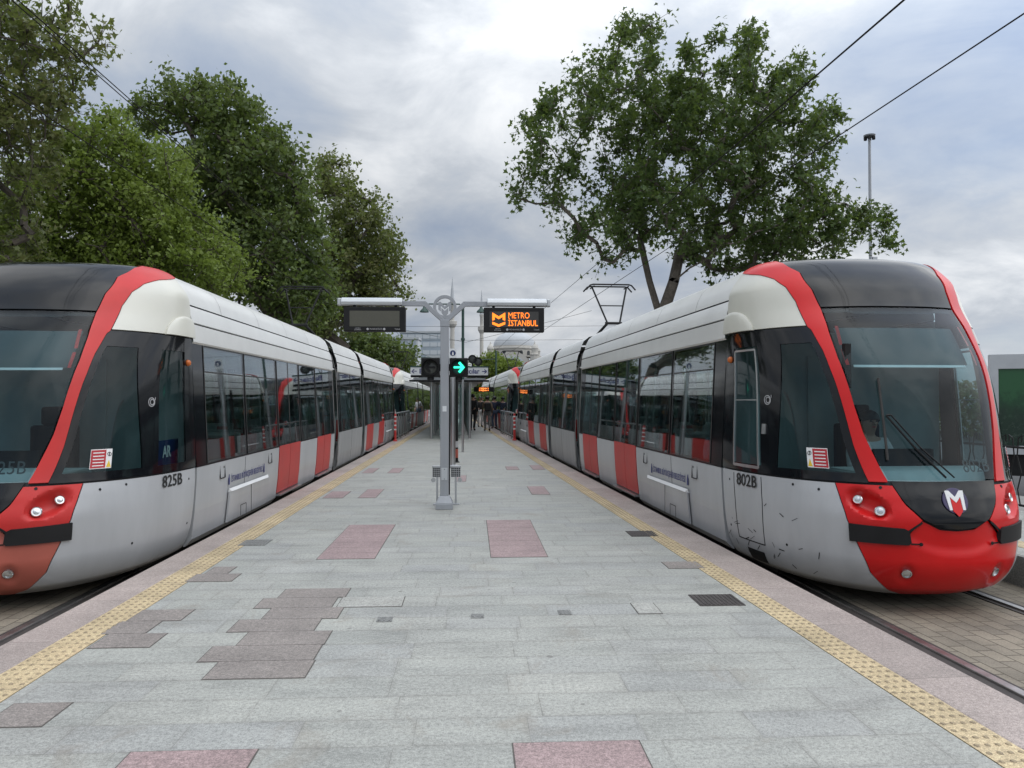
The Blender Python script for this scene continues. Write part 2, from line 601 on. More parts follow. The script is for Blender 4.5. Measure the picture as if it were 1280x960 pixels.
def face_side(x, y, z, s):          # text on a side wall, read from the -X (s=-1) or +X (s=1) side
    return Matrix.Translation((x, y, z)) @ Matrix.Rotation(R(90 * s), 4, 'Z') @ Matrix.Rotation(R(90), 4, 'X')


# ------------------------------------------------------------------ camera, light, sky
cd = bpy.data.cameras.new('camera')
cd.sensor_width = 36
cd.lens = F / 1280 * 36
cd.clip_end = 3000
cam = bpy.data.objects.new('camera', cd)
COL.objects.link(cam)
cam.matrix_world = Matrix.Translation(CAM) @ Matrix((RV, UV, -FV)).transposed().to_4x4()
scene.camera = cam
scene.view_settings.view_transform = 'Standard'
scene.view_settings.look = 'None'
scene.view_settings.gamma = 1
scene.view_settings.exposure = EXPOSURE = 0.43
scene.cycles.use_denoising = True
scene.cycles.max_bounces = 8
scene.cycles.transparent_max_bounces = 24
scene.cycles.glossy_bounces = 4
scene.cycles.diffuse_bounces = 3
scene.cycles.caustics_reflective = False
scene.cycles.caustics_refractive = False

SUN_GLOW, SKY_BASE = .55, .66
SUN_AZ, SUN_EL = 82, 42                    # azimuth clockwise from +Y: high on the right, behind the cloud
sl = bpy.data.lights.new('sun', 'SUN')
sl.energy = .6
sl.angle = R(110)
sl.color = (1, .96, .90)
so = bpy.data.objects.new('sun', sl)
COL.objects.link(so)
sd = Vector((math.sin(R(SUN_AZ)) * math.cos(R(SUN_EL)), math.cos(R(SUN_AZ)) * math.cos(R(SUN_EL)), math.sin(R(SUN_EL))))
so.rotation_euler = sd.to_track_quat('Z', 'Y').to_euler()
so.location = sd * 60


def make_sky():
    w = bpy.data.worlds.new('World')
    scene.world = w
    w.use_nodes = True
    nt = NT(w.node_tree)
    bg = w.node_tree.nodes['Background']
    out = w.node_tree.nodes['World Output']
    sky = nt.n('ShaderNodeTexSky')
    sky.sky_type = 'NISHITA'
    sky.sun_disc = False
    sky.sun_elevation = R(SUN_EL)
    sky.sun_rotation = R(SUN_AZ)
    nt.link(sky.outputs[0], bg.inputs[0])
    bg.inputs[1].default_value = .12
    d = nt.n('ShaderNodeTexCoord').outputs['Generated']
    sp = nt.n('ShaderNodeSeparateXYZ')
    nt.link(d, sp.inputs[0])
    z = nt.math('MAXIMUM', sp.outputs[2], 0.)
    k = nt.math('ADD', z, .30)
    cx = nt.n('ShaderNodeCombineXYZ')
    nt.link(nt.math('DIVIDE', sp.outputs[0], k), cx.inputs[0])
    nt.link(nt.math('DIVIDE', sp.outputs[1], k), cx.inputs[1])
    mp = nt.n('ShaderNodeMapping')
    mp.inputs['Location'].default_value = (0, 0, 0)
    nt.link(cx.outputs[0], mp.inputs[0])
    p = mp.outputs[0]
    body = nt.noise(p, 1.15, 9, .52, dist=.15)
    fine = nt.noise(p, 3.1, 10, .60, dist=.5)
    wide = nt.noise(p, .55, 2, .5)
    # brightness of the cloud deck: grey-blue bellies, white edges
    b = nt.math('ADD', nt.math('ADD', nt.math('MULTIPLY', body, .56), nt.math('MULTIPLY', fine, .26)), nt.math('MULTIPLY', wide, .18))
    c = nt.ramp(b, [(.38, (.28, .34, .45, 1)), (.45, (.38, .43, .51, 1)), (.495, (.475, .51, .56, 1)), (.53, (.60, .63, .67, 1)), (.57, (.74, .76, .785, 1)), (.63, (.86, .87, .88, 1))])
    # paler and softer towards the horizon
    hz = nt.math('POWER', nt.math('SUBTRACT', 1., z, clamp=True), 10.)
    c = nt.mix(nt.math('MULTIPLY', hz, .40), c, (.70, .765, .85, 1))
    # the hidden sun makes the deck brighter on its side
    dt = nt.n('ShaderNodeVectorMath')
    dt.operation = 'DOT_PRODUCT'
    nt.link(d, dt.inputs[0])
    dt.inputs[1].default_value = tuple(sd)
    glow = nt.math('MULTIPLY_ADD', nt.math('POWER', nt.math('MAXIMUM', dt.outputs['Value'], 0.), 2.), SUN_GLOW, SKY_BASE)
    cb = nt.n('ShaderNodeBackground')
    nt.link(c, cb.inputs[0])
    # an overcast sky is about three times brighter overhead than at the horizon
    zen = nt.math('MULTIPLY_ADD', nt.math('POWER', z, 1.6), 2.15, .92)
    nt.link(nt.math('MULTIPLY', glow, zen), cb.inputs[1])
    cov = nt.ramp(nt.math('ADD', nt.math('MULTIPLY', wide, .55), nt.math('MULTIPLY', body, .45)), [(.34, (.72, .72, .72, 1)), (.46, (1, 1, 1, 1))])
    mx = nt.n('ShaderNodeMixShader')
    nt.link(cov, mx.inputs[0])
    nt.link(bg.outputs[0], mx.inputs[1])
    nt.link(cb.outputs[0], mx.inputs[2])
    nt.link(mx.outputs[0], out.inputs['Surface'])


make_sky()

# ------------------------------------------------------------------ right-hand track frame
ROT = R(2.43)                              # the right-hand track leans left with distance
DN, DD = Vector((math.cos(ROT), math.sin(ROT), 0)), Vector((-math.sin(ROT), math.cos(ROT), 0))
RAILZ = -.30
FAR = 130.


def rf(n, s, z=0.):
    p = DN * n + DD * s
    return Vector((p.x, p.y, z))


# ------------------------------------------------------------------ ground, tracks, platform
def sheet(name, pts, z, material, label=None):
    o = MB().add([(x, y, z) for x, y in pts], [tuple(range(len(pts)))]).build(name, material)
    o['kind'] = 'structure'
    return o


sheet('ground', [(-700, -60), (700, -60), (700, 900), (-700, 900)], RAILZ - .03, M['asphalt'])
g = MB().add([(-3.0, -10, 0), (-8.2, -10, 0), (-8.2, FAR, 0), (-3.0, FAR, 0)], [(0, 1, 2, 3)]).build('track_bed', M['setts'])
g.location = (0, 0, RAILZ - .012)
g['kind'] = 'structure'
g = MB().add([(2.9, -10, 0), (6.1, -10, 0), (6.1, FAR, 0), (2.9, FAR, 0)], [(0, 1, 2, 3)]).build('track_bed', M['setts'], rotz=ROT)
g.location = (0, 0, RAILZ - .012)
g['kind'] = 'structure'


def rail(n, rotz, label, inner):
    o = MB().box(n - .035, n + .035, -9, FAR, RAILZ - .02, RAILZ + .012).build('track_rail', M['rail'], rotz=rotz, bevel=.006)
    tag(o, label, 'rail', 'tram rails set in the paving')
    MB().box(n + inner * .035, n + inner * .085, -9, FAR, RAILZ - .02, RAILZ - .004).build('flangeway', M['railside'], o)
    MB().box(n - inner * .12, n - inner * .037, -9, FAR, RAILZ - .02, RAILZ - .006).build('rail_edging', M['railside'], o)


rail(-4.475 - .75, 0, 'steel rail under the outer wheels of tram 825B, far from the platform', 1)
rail(-4.475 + .75, 0, 'steel rail beside the platform edge under tram 825B', -1)
rail(4.495 - .75, ROT, 'steel rail beside the platform edge in front of tram 802B', 1)
rail(4.495 + .75, ROT, 'bright steel rail in front of tram 802B on the far side from the platform', -1)

# island platform: its right edge follows the right-hand track
PL_END = 62.
XL_E, XL_O, XL_I = -3.06, -2.74, -2.48       # left kerb edge, tactile outer, tactile inner
NR_E, NR_O, NR_I = 3.065, 2.66, 2.44          # the same on the right, measured across the right-hand track


def rpt(n, y):
    """world x on the line n=const of the right-hand frame at world y"""
    return (n - y * math.sin(ROT)) / math.cos(ROT)


Y0 = -6.
mb = MB()
top = [(XL_I, Y0, 0), (rpt(NR_I, Y0), Y0, 0), (rpt(NR_I, PL_END), PL_END, 0), (XL_I, PL_END, 0)]
mb.add(top, [(0, 1, 2, 3)])
plat = mb.build('platform', M['paving'])
plat['kind'] = 'structure'
sd_ = MB()
sd_.add([(XL_E + .03, Y0, -.16), (XL_E + .03, PL_END, -.16), (XL_E + .03, PL_END, -.33), (XL_E + .03, Y0, -.33)], [(0, 1, 2, 3)])
a, b = rpt(NR_E - .03, Y0), rpt(NR_E - .03, PL_END)
sd_.add([(a, Y0, -.16), (b, PL_END, -.16), (b, PL_END, -.33), (a, Y0, -.33)], [(0, 1, 2, 3)])
sd_.add([(XL_E + .03, PL_END, -.004), (b, PL_END, -.004), (b, PL_END, -.33), (XL_E + .03, PL_END, -.33)], [(0, 1, 2, 3)])
sd_.build('platform_wall', M['concrete'], plat)
MB().box(XL_E, XL_O, Y0, PL_END, -.16, 0).build('platform_kerb', M['kerb'], plat, bevel=.012)
k = MB().box(NR_O, NR_E, Y0, PL_END, -.16, 0).build('platform_kerb', M['kerb'], plat, rotz=ROT, bevel=.012)


def tactile(x0, x1, rotz, label):
    o = MB().box(x0, x1, -2, PL_END, -.05, .002).build('tactile_strip', M['tactile'], rotz=rotz)
    tag(o, label, 'tactile paving', 'yellow tactile strips along the platform edges')
    mb = MB()
    nx = 4
    y = 2.6
    while y < 44:
        # 0.40 m tiles: five domes along a tile
        for j in range(5):
            yy = y + .04 + j * .08
            for i in range(nx):
                xx = x0 + (i + .5) * (x1 - x0) / nx
                vs, n = [], 6
                for (r, h) in ((.0175, .002), (.011, .007)):
                    for k in range(n):
                        t = 2 * math.pi * k / n
                        vs.append((xx + r * .85 * math.cos(t), yy + r * math.sin(t), h))
                fs = [(k, (k + 1) % n, n + (k + 1) % n, n + k) for k in range(n)] + [tuple(range(n, 2 * n))]
                mb.add(vs, fs)
        y += .40
    d = mb.build('tactile_dome', M['tactdome'], o, fixn=False)
    d['kind'] = 'stuff'
    return o


tactile(XL_O + .006, XL_I - .006, 0, 'yellow studded tactile strip along the left platform edge by tram 825B')
tactile(NR_I + .006, NR_O - .006, ROT, 'yellow studded tactile strip along the right platform edge by tram 802B')


def slab(px, material, z=.004, snap=True):
    """replacement paving slab: corners surveyed from the photograph, squared to the 0.3 m courses"""
    g = [ground(a, b) for a, b in px]
    ys = sorted(p.y for p in g)
    y0, y1 = (ys[0] + ys[1]) / 2, (ys[2] + ys[3]) / 2
    xs = sorted(p.x for p in g)
    x0, x1 = (xs[0] + xs[1]) / 2, (xs[2] + xs[3]) / 2
    if snap:
        y0, y1 = round(y0 / .3) * .3, round(y1 / .3) * .3
        if y1 - y0 < .2:
            y1 = y0 + .3
    n = max(1, round((x1 - x0) / .75))
    ny = max(1, round((y1 - y0) / .3)) if snap else 1
    MB().box(x0 - .004, x1 + .004, y0 - .004, y1 + .004, -.02, .0022).build('mortar_bed', M['mortar'], plat)
    mb = MB()
    for j in range(ny):
        for i in range(n):
            mb.box(x0 + (x1 - x0) * i / n + .003, x0 + (x1 - x0) * (i + 1) / n - .003, y0 + (y1 - y0) * j / ny + .003, y0 + (y1 - y0) * (j + 1) / ny - .003, -.02, z)
    return mb.build('paving_slab', material, plat)


Zl = lambda *p: [(a / 2, 640 + b / 2) for a, b in p]
Zr = lambda *p: [(640 + a / 2, 640 + b / 2) for a, b in p]
Z5 = lambda *p: [(500 + a / 6.4, 520 + b / 6.4) for a, b in p]
Z4 = lambda *p: [(240 + a / 4, 400 + b / 4) for a, b in p]
for q in (((398, 700), (437, 654), (495, 654), (468, 700)), ((613, 693), (608, 650), (662, 650), (684, 693)), ((643, 975), (644, 934), (803, 930), (820, 975)), ((130, 975), (150, 955), (315, 950), (300, 975)),
          Z4((655, 895), (700, 855), (790, 855), (755, 895)), Z4((835, 890), (870, 850), (955, 850), (920, 890)), Z4((850, 765), (885, 742), (935, 742), (905, 765)), Z4((980, 763), (1005, 740), (1060, 740), (1040, 763)),
          Z5((850, 430), (845, 400), (935, 400), (955, 432)), Z5((1060, 430), (1040, 395), (1130, 395), (1155, 430)), Z5((1050, 622), (1020, 565), (1155, 563), (1190, 622)), Z5((440, 525), (445, 475), (530, 475), (528, 528))):
    slab(q, M['slabpink'])
for q in (Zl((700, 213), (715, 190), (895, 190), (845, 213)), Zl((640, 238), (660, 214), (845, 214), (830, 238)), Zl((655, 268), (680, 239), (862, 239), (840, 268)), Zl((572, 297), (600, 268), (805, 268), (785, 295)), Zl((598, 328), (625, 296), (832, 293), (815, 326)),
          Zl((508, 362), (540, 329), (810, 326), (790, 360)), Zl((525, 402), (555, 364), (795, 361), (770, 400)), Zl((325, 272), (350, 247), (480, 247), (455, 272)), Zl((265, 303), (295, 274), (395, 274), (375, 303)), Zl((232, 340), (265, 304), (410, 303), (385, 338)),
          Zl((460, 180), (480, 161), (590, 161), (575, 180)), Zl((510, 160), (520, 146), (576, 146), (565, 160)), Zl((0, 518), (40, 464), (195, 462), (140, 515)), Zr((405, 149), (361, 118), (455, 118), (487, 148))):
    slab(q, M['slabbrown'])
for q in (Zr((322, 264), (305, 238), (365, 237), (380, 264)), Zl((845, 232), (860, 210), (1015, 208), (1005, 230))):
    slab(q, M['slablight'])


def cover(px, label, round_=False):
    g = [ground(a, b) for a, b in px]
    ys = sorted(p.y for p in g)
    xs = sorted(p.x for p in g)
    y0, y1, x0, x1 = (ys[0] + ys[1]) / 2, (ys[2] + ys[3]) / 2, (xs[0] + xs[1]) / 2, (xs[2] + xs[3]) / 2
    mb = MB().box(x0, x1, y0, y1, -.02, .005)
    n = max(3, int((x1 - x0) / .03))
    for i in range(n):
        xx = x0 + (i + .5) * (x1 - x0) / n
        mb.box(xx - .007, xx + .007, y0 + .02, y1 - .02, .005, .0085)
    return tag(mb.build('drain_cover', M['greycover'] if (x1 - x0) < .3 else M['grate']), label, 'drain cover', 'iron covers set in the platform paving')


cover(Zr((470, 236), (441, 208), (552, 206), (580, 234)), 'largest ribbed iron cover, beside the right yellow strip near tram 802B')
cover(Zr((300, 62), (282, 48), (350, 48), (366, 61)), 'narrow iron cover farther back along the right yellow strip')
cover(Zl((592, 85), (618, 70), (682, 70), (662, 84)), 'iron cover touching the left yellow strip by tram 825B')
cover(Zl((940, 276), (945, 264), (982, 263), (980, 275)), 'small square cover left of the middle, set in a pale slab')
cover(Zl((1176, 266), (1178, 256), (1210, 256), (1210, 266)), 'small square cover in the middle of the grey paving')
cover(Zr((118, 257), (113, 246), (146, 246), (150, 257)), 'small square cover right of the middle, near a pale slab')

# far-side platform, pavement and road beyond the right-hand tram
o = MB().box(5.95, 8.3, -6, 70, -.33, 0).build('side_platform', M['paving'], rotz=ROT)
o['kind'] = 'structure'
MB().box(5.90, 5.95, -6, 70, -.33, -.002).build('side_platform_kerb', M['concrete'], o)
MB().box(6.25, 6.52, -6, 70, -.01, .005).build('side_tactile_strip', M['tactile'], o)
o = MB().box(8.3, 10.2, -6, 120, -.33, -.10).build('pavement', M['concrete'], rotz=ROT)
o['kind'] = 'structure'
o = MB().add([(10.2, -60, 0), (24, -60, 0), (24, 300, 0), (10.2, 300, 0)], [(0, 1, 2, 3)]).build('road', M['asphalt'], rotz=ROT)
o.location = (0, 0, RAILZ - .02)
o['kind'] = 'structure'
for n in (16.9, 17.2):
    l = MB().box(n, n + .12, -20, 200, RAILZ - .016, RAILZ - .012).build('road_marking', M['signwhite'], o)
    l.location = (0, 0, .02)
o = MB().box(-12.5, -8.2, -6, 120, -.33, -.12).build('pavement', M['concrete'])
o['kind'] = 'structure'
mbv = MB().add([(-60, -30, 0), (-12.5, -30, 0), (-12.5, 260, 0), (-60, 260, 0)], [(0, 1, 2, 3)])
M['lawn'] = mat('grass_green', (.035, .06, .018, 1), .9, var=.4, vscale=2, grain=.5, gscale=40)
o = mbv.build('lawn', M['lawn'], loc=(0, 0, -.15))
o['kind'] = 'structure'

# ------------------------------------------------------------------ trams
K = np.array([(0, .12, 1.0, .36), (.04, .22, 1.18, .13), (.12, .48, 1.28, .0), (.22, .8, 1.315, .0), (.30, 1.0, 1.325, .06), (.36, 1.175, 1.325, .146), (.6, 2.06, 1.288, .40), (.78, 2.56, 1.268, .72),
              (.84, 2.785, 1.255, .92), (.90, 3.02, 1.235, 1.08), (.95, 3.215, 1.125, 1.26), (.98, 3.335, .985, 1.44), (.993, 3.38, .80, 1.68), (1, 3.39, .03, 1.95)])
YS, NE = 2.1, 2.35


def pchip(x, y, t):
    x = np.asarray(x, float)
    y = np.asarray(y, float)
    h = np.diff(x)
    d = np.diff(y) / h
    m = np.zeros(len(x))
    m[0], m[-1] = d[0], d[-1]
    for i in range(1, len(x) - 1):
        if d[i - 1] * d[i] > 0:
            w1, w2 = 2 * h[i] + h[i - 1], h[i] + 2 * h[i - 1]
            m[i] = (w1 + w2) / (w1 / d[i - 1] + w2 / d[i])
    t = np.clip(t, x[0], x[-1])
    i = np.clip(np.searchsorted(x, t) - 1, 0, len(x) - 2)
    s = (t - x[i]) / h[i]
    return (2 * s**3 - 3 * s**2 + 1) * y[i] + (s**3 - 2 * s**2 + s) * h[i] * m[i] + (-2 * s**3 + 3 * s**2) * y[i + 1] + (s**3 - s**2) * h[i] * m[i + 1]


def surf(q, v):
    q = np.asarray(q, float)
    v = np.asarray(v, float)
    h, W, T = (pchip(K[:, 0], K[:, j], v) for j in (1, 2, 3))
    a = np.minimum(np.abs(q), 1) * math.pi / 2
    x = W * np.sin(a) ** (2 / NE) * np.sign(q)
    y = YS - (YS - T) * np.maximum(np.cos(a), 0) ** (2 / NE)
    return np.stack([x, y, h], -1)


def snormal(q, v):
    e = 2e-3
    a = surf(q + e, v) - surf(q - e, v)
    v1, v0 = np.minimum(v + e, 1), np.maximum(v - e, 0)
    b = surf(q, v1) - surf(q, v0)
    n = np.cross(a, b)
    l = np.linalg.norm(n, axis=-1, keepdims=True)
    n = n / np.maximum(l, 1e-9)
    return n


QI = lambda v: np.interp(v, [0, .355, .41, .468, .531, .598, .675, .759, .834, .889, .941, .974, .99, 1], [.205, .21, .24, .275, .30, .318, .333, .337, .332, .353, .415, .56, .72, .8])
QO = lambda v: np.interp(v, [0, .351, .441, .50, .562, .63, .705, .777, .786, .815, .859, .901, .928, .945, .957, .966, 1], [.28, .284, .322, .34, .36, .38, .394, .42, .435, .443, .456, .50, .585, .71, .90, 1.01, 1.02])
QG = lambda v: np.interp(v, [0, .024, .081, .156, .223, .326, .36], [.16, .232, .318, .362, .397, .415, .42])
MK = lambda q: np.interp(q, [0, .055, .115, .172, .203, .24, 1], [.203, .207, .233, .292, .354, .44, 1.5])
BB = lambda q: np.interp(q, [0, .115, .17, .5, 1], [.33, .232, .19, .187, .187])
QP = lambda v: .67 - .18 * (v - .365)

NQ, NV = 181, 150
vv = np.unique(np.concatenate([np.linspace(0, 1, NV), K[:, 0]]))
GQ, GV = np.meshgrid(np.linspace(-1, 1, NQ), vv, indexing='ij')


def region(funcs, off=0., dent=None, rim=0.):
    """part of the cab surface where every f(q, v) > 0, cut cleanly along its border"""
    Fs = [f(GQ, GV) for f in funcs]
    nq, nv = GQ.shape
    corners = lambda A: np.stack([A[:-1, :-1], A[1:, :-1], A[1:, 1:], A[:-1, 1:]], -1)
    allin = np.ones((nq - 1, nv - 1), bool)
    out = np.zeros((nq - 1, nv - 1), bool)
    for A in Fs:
        c = corners(A)
        allin &= (c > 0).all(-1)
        out |= (c <= 0).all(-1)
    polys = []
    cq, cv = corners(GQ), corners(GV)
    for i, j in np.argwhere(~out):
        poly = list(zip(cq[i, j], cv[i, j]))
        if not allin[i, j]:
            for f in funcs:
                vals = [float(f(np.float64(a), np.float64(b))) for a, b in poly]
                new = []
                for k in range(len(poly)):
                    p, q = poly[k], poly[(k + 1) % len(poly)]
                    fp, fq = vals[k], vals[(k + 1) % len(poly)]
                    if fp > 0:
                        new.append(p)
                    if fp * fq < 0:
                        t = fp / (fp - fq)
                        new.append((p[0] + t * (q[0] - p[0]), p[1] + t * (q[1] - p[1])))
                poly = new
                if len(poly) < 3:
                    break
        if len(poly) >= 3:
            polys.append(poly)
    idx, uv, faces = {}, [], []
    for poly in polys:
        f = []
        for a, b in poly:
            key = (round(a, 5), round(b, 5))
            if key not in idx:
                idx[key] = len(uv)
                uv.append((a, b))
            if not f or f[-1] != idx[key]:
                f.append(idx[key])
        if len(f) > 2 and f[0] == f[-1]:
            f.pop()
        if len(set(f)) >= 3 and len(set(f)) == len(f):
            faces.append(tuple(f))
    uv = np.array(uv)
    P, Nn = surf(uv[:, 0], uv[:, 1]), snormal(uv[:, 0], uv[:, 1])
    o = off + (dent(uv[:, 0], uv[:, 1]) if dent is not None else 0.)
    o = np.broadcast_to(np.asarray(o, float), (len(uv),))
    V = P + Nn * o[:, None]
    vs = [tuple(p) for p in V]
    if rim:
        cnt = {}
        for f in faces:
            for k in range(len(f)):
                e = (f[k], f[(k + 1) % len(f)])
                cnt[tuple(sorted(e))] = cnt.get(tuple(sorted(e)), []) + [e]
        V2 = P + Nn * (o - rim)[:, None]
        mp = {}
        for k, es in cnt.items():
            if len(es) == 1:
                a, b = es[0]
                for t in (a, b):
                    if t not in mp:
                        mp[t] = len(vs)
                        vs.append(tuple(V2[t]))
                faces.append((b, a, mp[a], mp[b]))
    return vs, faces


def cab(name, regs, material, parent, smooth=True, off=0., dent=None, rim=.012):
    mb = MB()
    for r in regs:
        mb.add(*region(r, off, dent, rim))
    return mb.build(name, material, parent, smooth=smooth, fixn=False)


def quad(pts, sgn):
    """convex polygon in (|q|, v) as half planes, on side sgn (+1 / -1, or 0 for signed q)"""
    n = len(pts)
    cx, cy = sum(p[0] for p in pts) / n, sum(p[1] for p in pts) / n
    fs = []
    for i in range(n):
        (x0, y0), (x1, y1) = pts[i], pts[(i + 1) % n]
        a, b = y0 - y1, x1 - x0
        c = -(a * x0 + b * y0)
        if a * cx + b * cy + c < 0:
            a, b, c = -a, -b, -c
        s = sgn if sgn else 1
        fs.append(lambda q, v, a=a, b=b, c=c, s=s: a * q * s + b * v + c)
    if sgn:
        fs.append(lambda q, v, s=sgn: q * s - .001)
    return fs


def bar(q0, v0, q1, v1, w, sgn):
    """thin straight strip on the cab surface; w in metres"""
    P0, P1 = surf(q0, v0), surf(q1, v1)
    dq = np.linalg.norm(surf((q0 + q1) / 2 + .01, (v0 + v1) / 2) - surf((q0 + q1) / 2 - .01, (v0 + v1) / 2)) / .02
    dv = np.linalg.norm(surf((q0 + q1) / 2, (v0 + v1) / 2 + .01) - surf((q0 + q1) / 2, (v0 + v1) / 2 - .01)) / .02
    a, b = (q1 - q0) * dq, (v1 - v0) * dv
    L = math.hypot(a, b)
    nx, ny = -b / L * w / 2 / dq, a / L * w / 2 / dv
    return quad([(q0 - nx, v0 - ny), (q1 - nx, v1 - ny), (q1 + nx, v1 + ny), (q0 + nx, v0 + ny)], sgn)


def spoint(q, v, off=0.):
    p, n = surf(np.float64(q), np.float64(v)), snormal(np.float64(q), np.float64(v))
    return Vector(p + n * off), Vector(n)


A = np.abs
G = .0035
PROF_LOW = [(1.19, .21), (1.265, .29), (1.30, .6), (1.32, .95), (1.325, 1.112)]
PROF_ROOF = [(1.252, 2.545), (1.270, 2.565), (1.268, 2.66), (1.260, 2.765), (1.240, 2.769), (1.240, 2.783), (1.254, 2.789), (1.232, 2.885), (1.188, 2.985), (1.170, 2.985), (1.165, 2.997), (1.182, 3.004), (1.15, 3.12), (1.09, 3.235), (.965, 3.335), (.75, 3.388), (.35, 3.405), (0, 3.41)]
PROF_ROOF = PROF_ROOF + [(-x, z) for x, z in PROF_ROOF[-2::-1]]
ROOF_MI = [0] * (len(PROF_ROOF) - 1)
for k in (4, 9, 10):
    ROOF_MI[k] = 1
    ROOF_MI[len(ROOF_MI) - 1 - k] = 1
HT = lambda h: 1.325 - .072 * (h - 1.112) / 1.45      # side glass leans in slightly
SIDES = (-1, 1)


def side_quad(mb, s, y0, y1, h0, h1, out=0., mi=0, t=.018):
    """flat panel on the body side between two heights (in the window band)"""
    x0, x1 = HT(h0) + out, HT(h1) + out
    vs = [(s * x0, y0, h0), (s * x0, y1, h0), (s * x1, y1, h1), (s * x1, y0, h1)]
    vs += [(s * (x0 - t), y0, h0), (s * (x0 - t), y1, h0), (s * (x1 - t), y1, h1), (s * (x1 - t), y0, h1)]
    mb.add(vs, [(0, 1, 2, 3), (7, 6, 5, 4), (0, 4, 5, 1), (1, 5, 6, 2), (2, 6, 7, 3), (3, 7, 4, 0)], mi)


def ring_frame(s, y0, y1, h0, h1, w, out):
    """closed rectangular frame lying on the side glass"""
    mb = MB()
    vs = []
    for (a, b, c, d, o) in ((y0, y1, h0, h1, out), (y0 + w, y1 - w, h0 + w, h1 - w, out), (y0 + w, y1 - w, h0 + w, h1 - w, out - .012)):
        vs += [(s * (HT(z) + o), y, z) for y, z in ((a, c), (b, c), (b, d), (a, d))]
    fs = [(i, (i + 1) % 4, 4 + (i + 1) % 4, 4 + i) for i in range(4)] + [(4 + i, 4 + (i + 1) % 4, 8 + (i + 1) % 4, 8 + i) for i in range(4)]
    return mb.add(vs, fs)


def low_panel(mb, s, y0, y1, h0=.21, h1=1.112, out=0.):
    hs = [p[1] for p in PROF_LOW]
    xs = [p[0] for p in PROF_LOW]
    zz = sorted(set([h0, h1] + [h for h in hs if h0 < h < h1]))
    pr = [(s * (float(np.interp(z, hs, xs)) + out), z) for z in zz]
    pr = [(s * (abs(pr[0][0]) - .02), zz[0])] + pr + [(s * (abs(pr[-1][0]) - .02), zz[-1])]
    mb.sweep(pr, [y0, y1])
    n = len(pr)
    o = len(mb.v) - 2 * n
    mb.f.append(tuple(o + i for i in range(n)))
    mb.f.append(tuple(o + n + i for i in range(n - 1, -1, -1)))
    mb.m += [0, 0]


def make_emblem(parent, mtx, r, disc=None):
    pts = lambda l: [(x * r, z * r) for x, z in l]
    e = None
    if disc:
        mb = MB().lathe([(r, 0), (r, .008), (r * .97, .010), (0, .010)], 40, 0, Matrix.Rotation(R(90), 4, 'X'))
        e = mb.build('emblem', disc, parent, mtx=mtx)
    m1 = MB().prism(pts([(-.74, .78), (-.42, .78), (0, .28), (0, -.16), (-.42, .30)]), -.016, -.011)
    m1.prism(pts([(.74, .78), (.42, .78), (0, .28), (0, -.16), (.42, .30)]), -.016, -.011)
    m1.prism(pts([(-.74, .775), (-.425, .30), (-.42, -.72), (-.64, -.72)]), -.0158, -.0112)
    m1.prism(pts([(.74, .775), (.425, .30), (.42, -.72), (.64, -.72)]), -.0158, -.0112)
    m1.build('emblem_letter', M['txtwhite'], e or parent, mtx=mtx)
    m2 = MB().prism(pts([(-.38, .22), (0, -.19), (0, -1.22), (-.38, -.80)]), -.0155, -.0115)
    m2.prism(pts([(.38, .22), (0, -.19), (0, -1.22), (.38, -.80)]), -.0155, -.0115)
    m2.build('emblem_arrow', M['red'], e or parent, mtx=mtx)
    return e


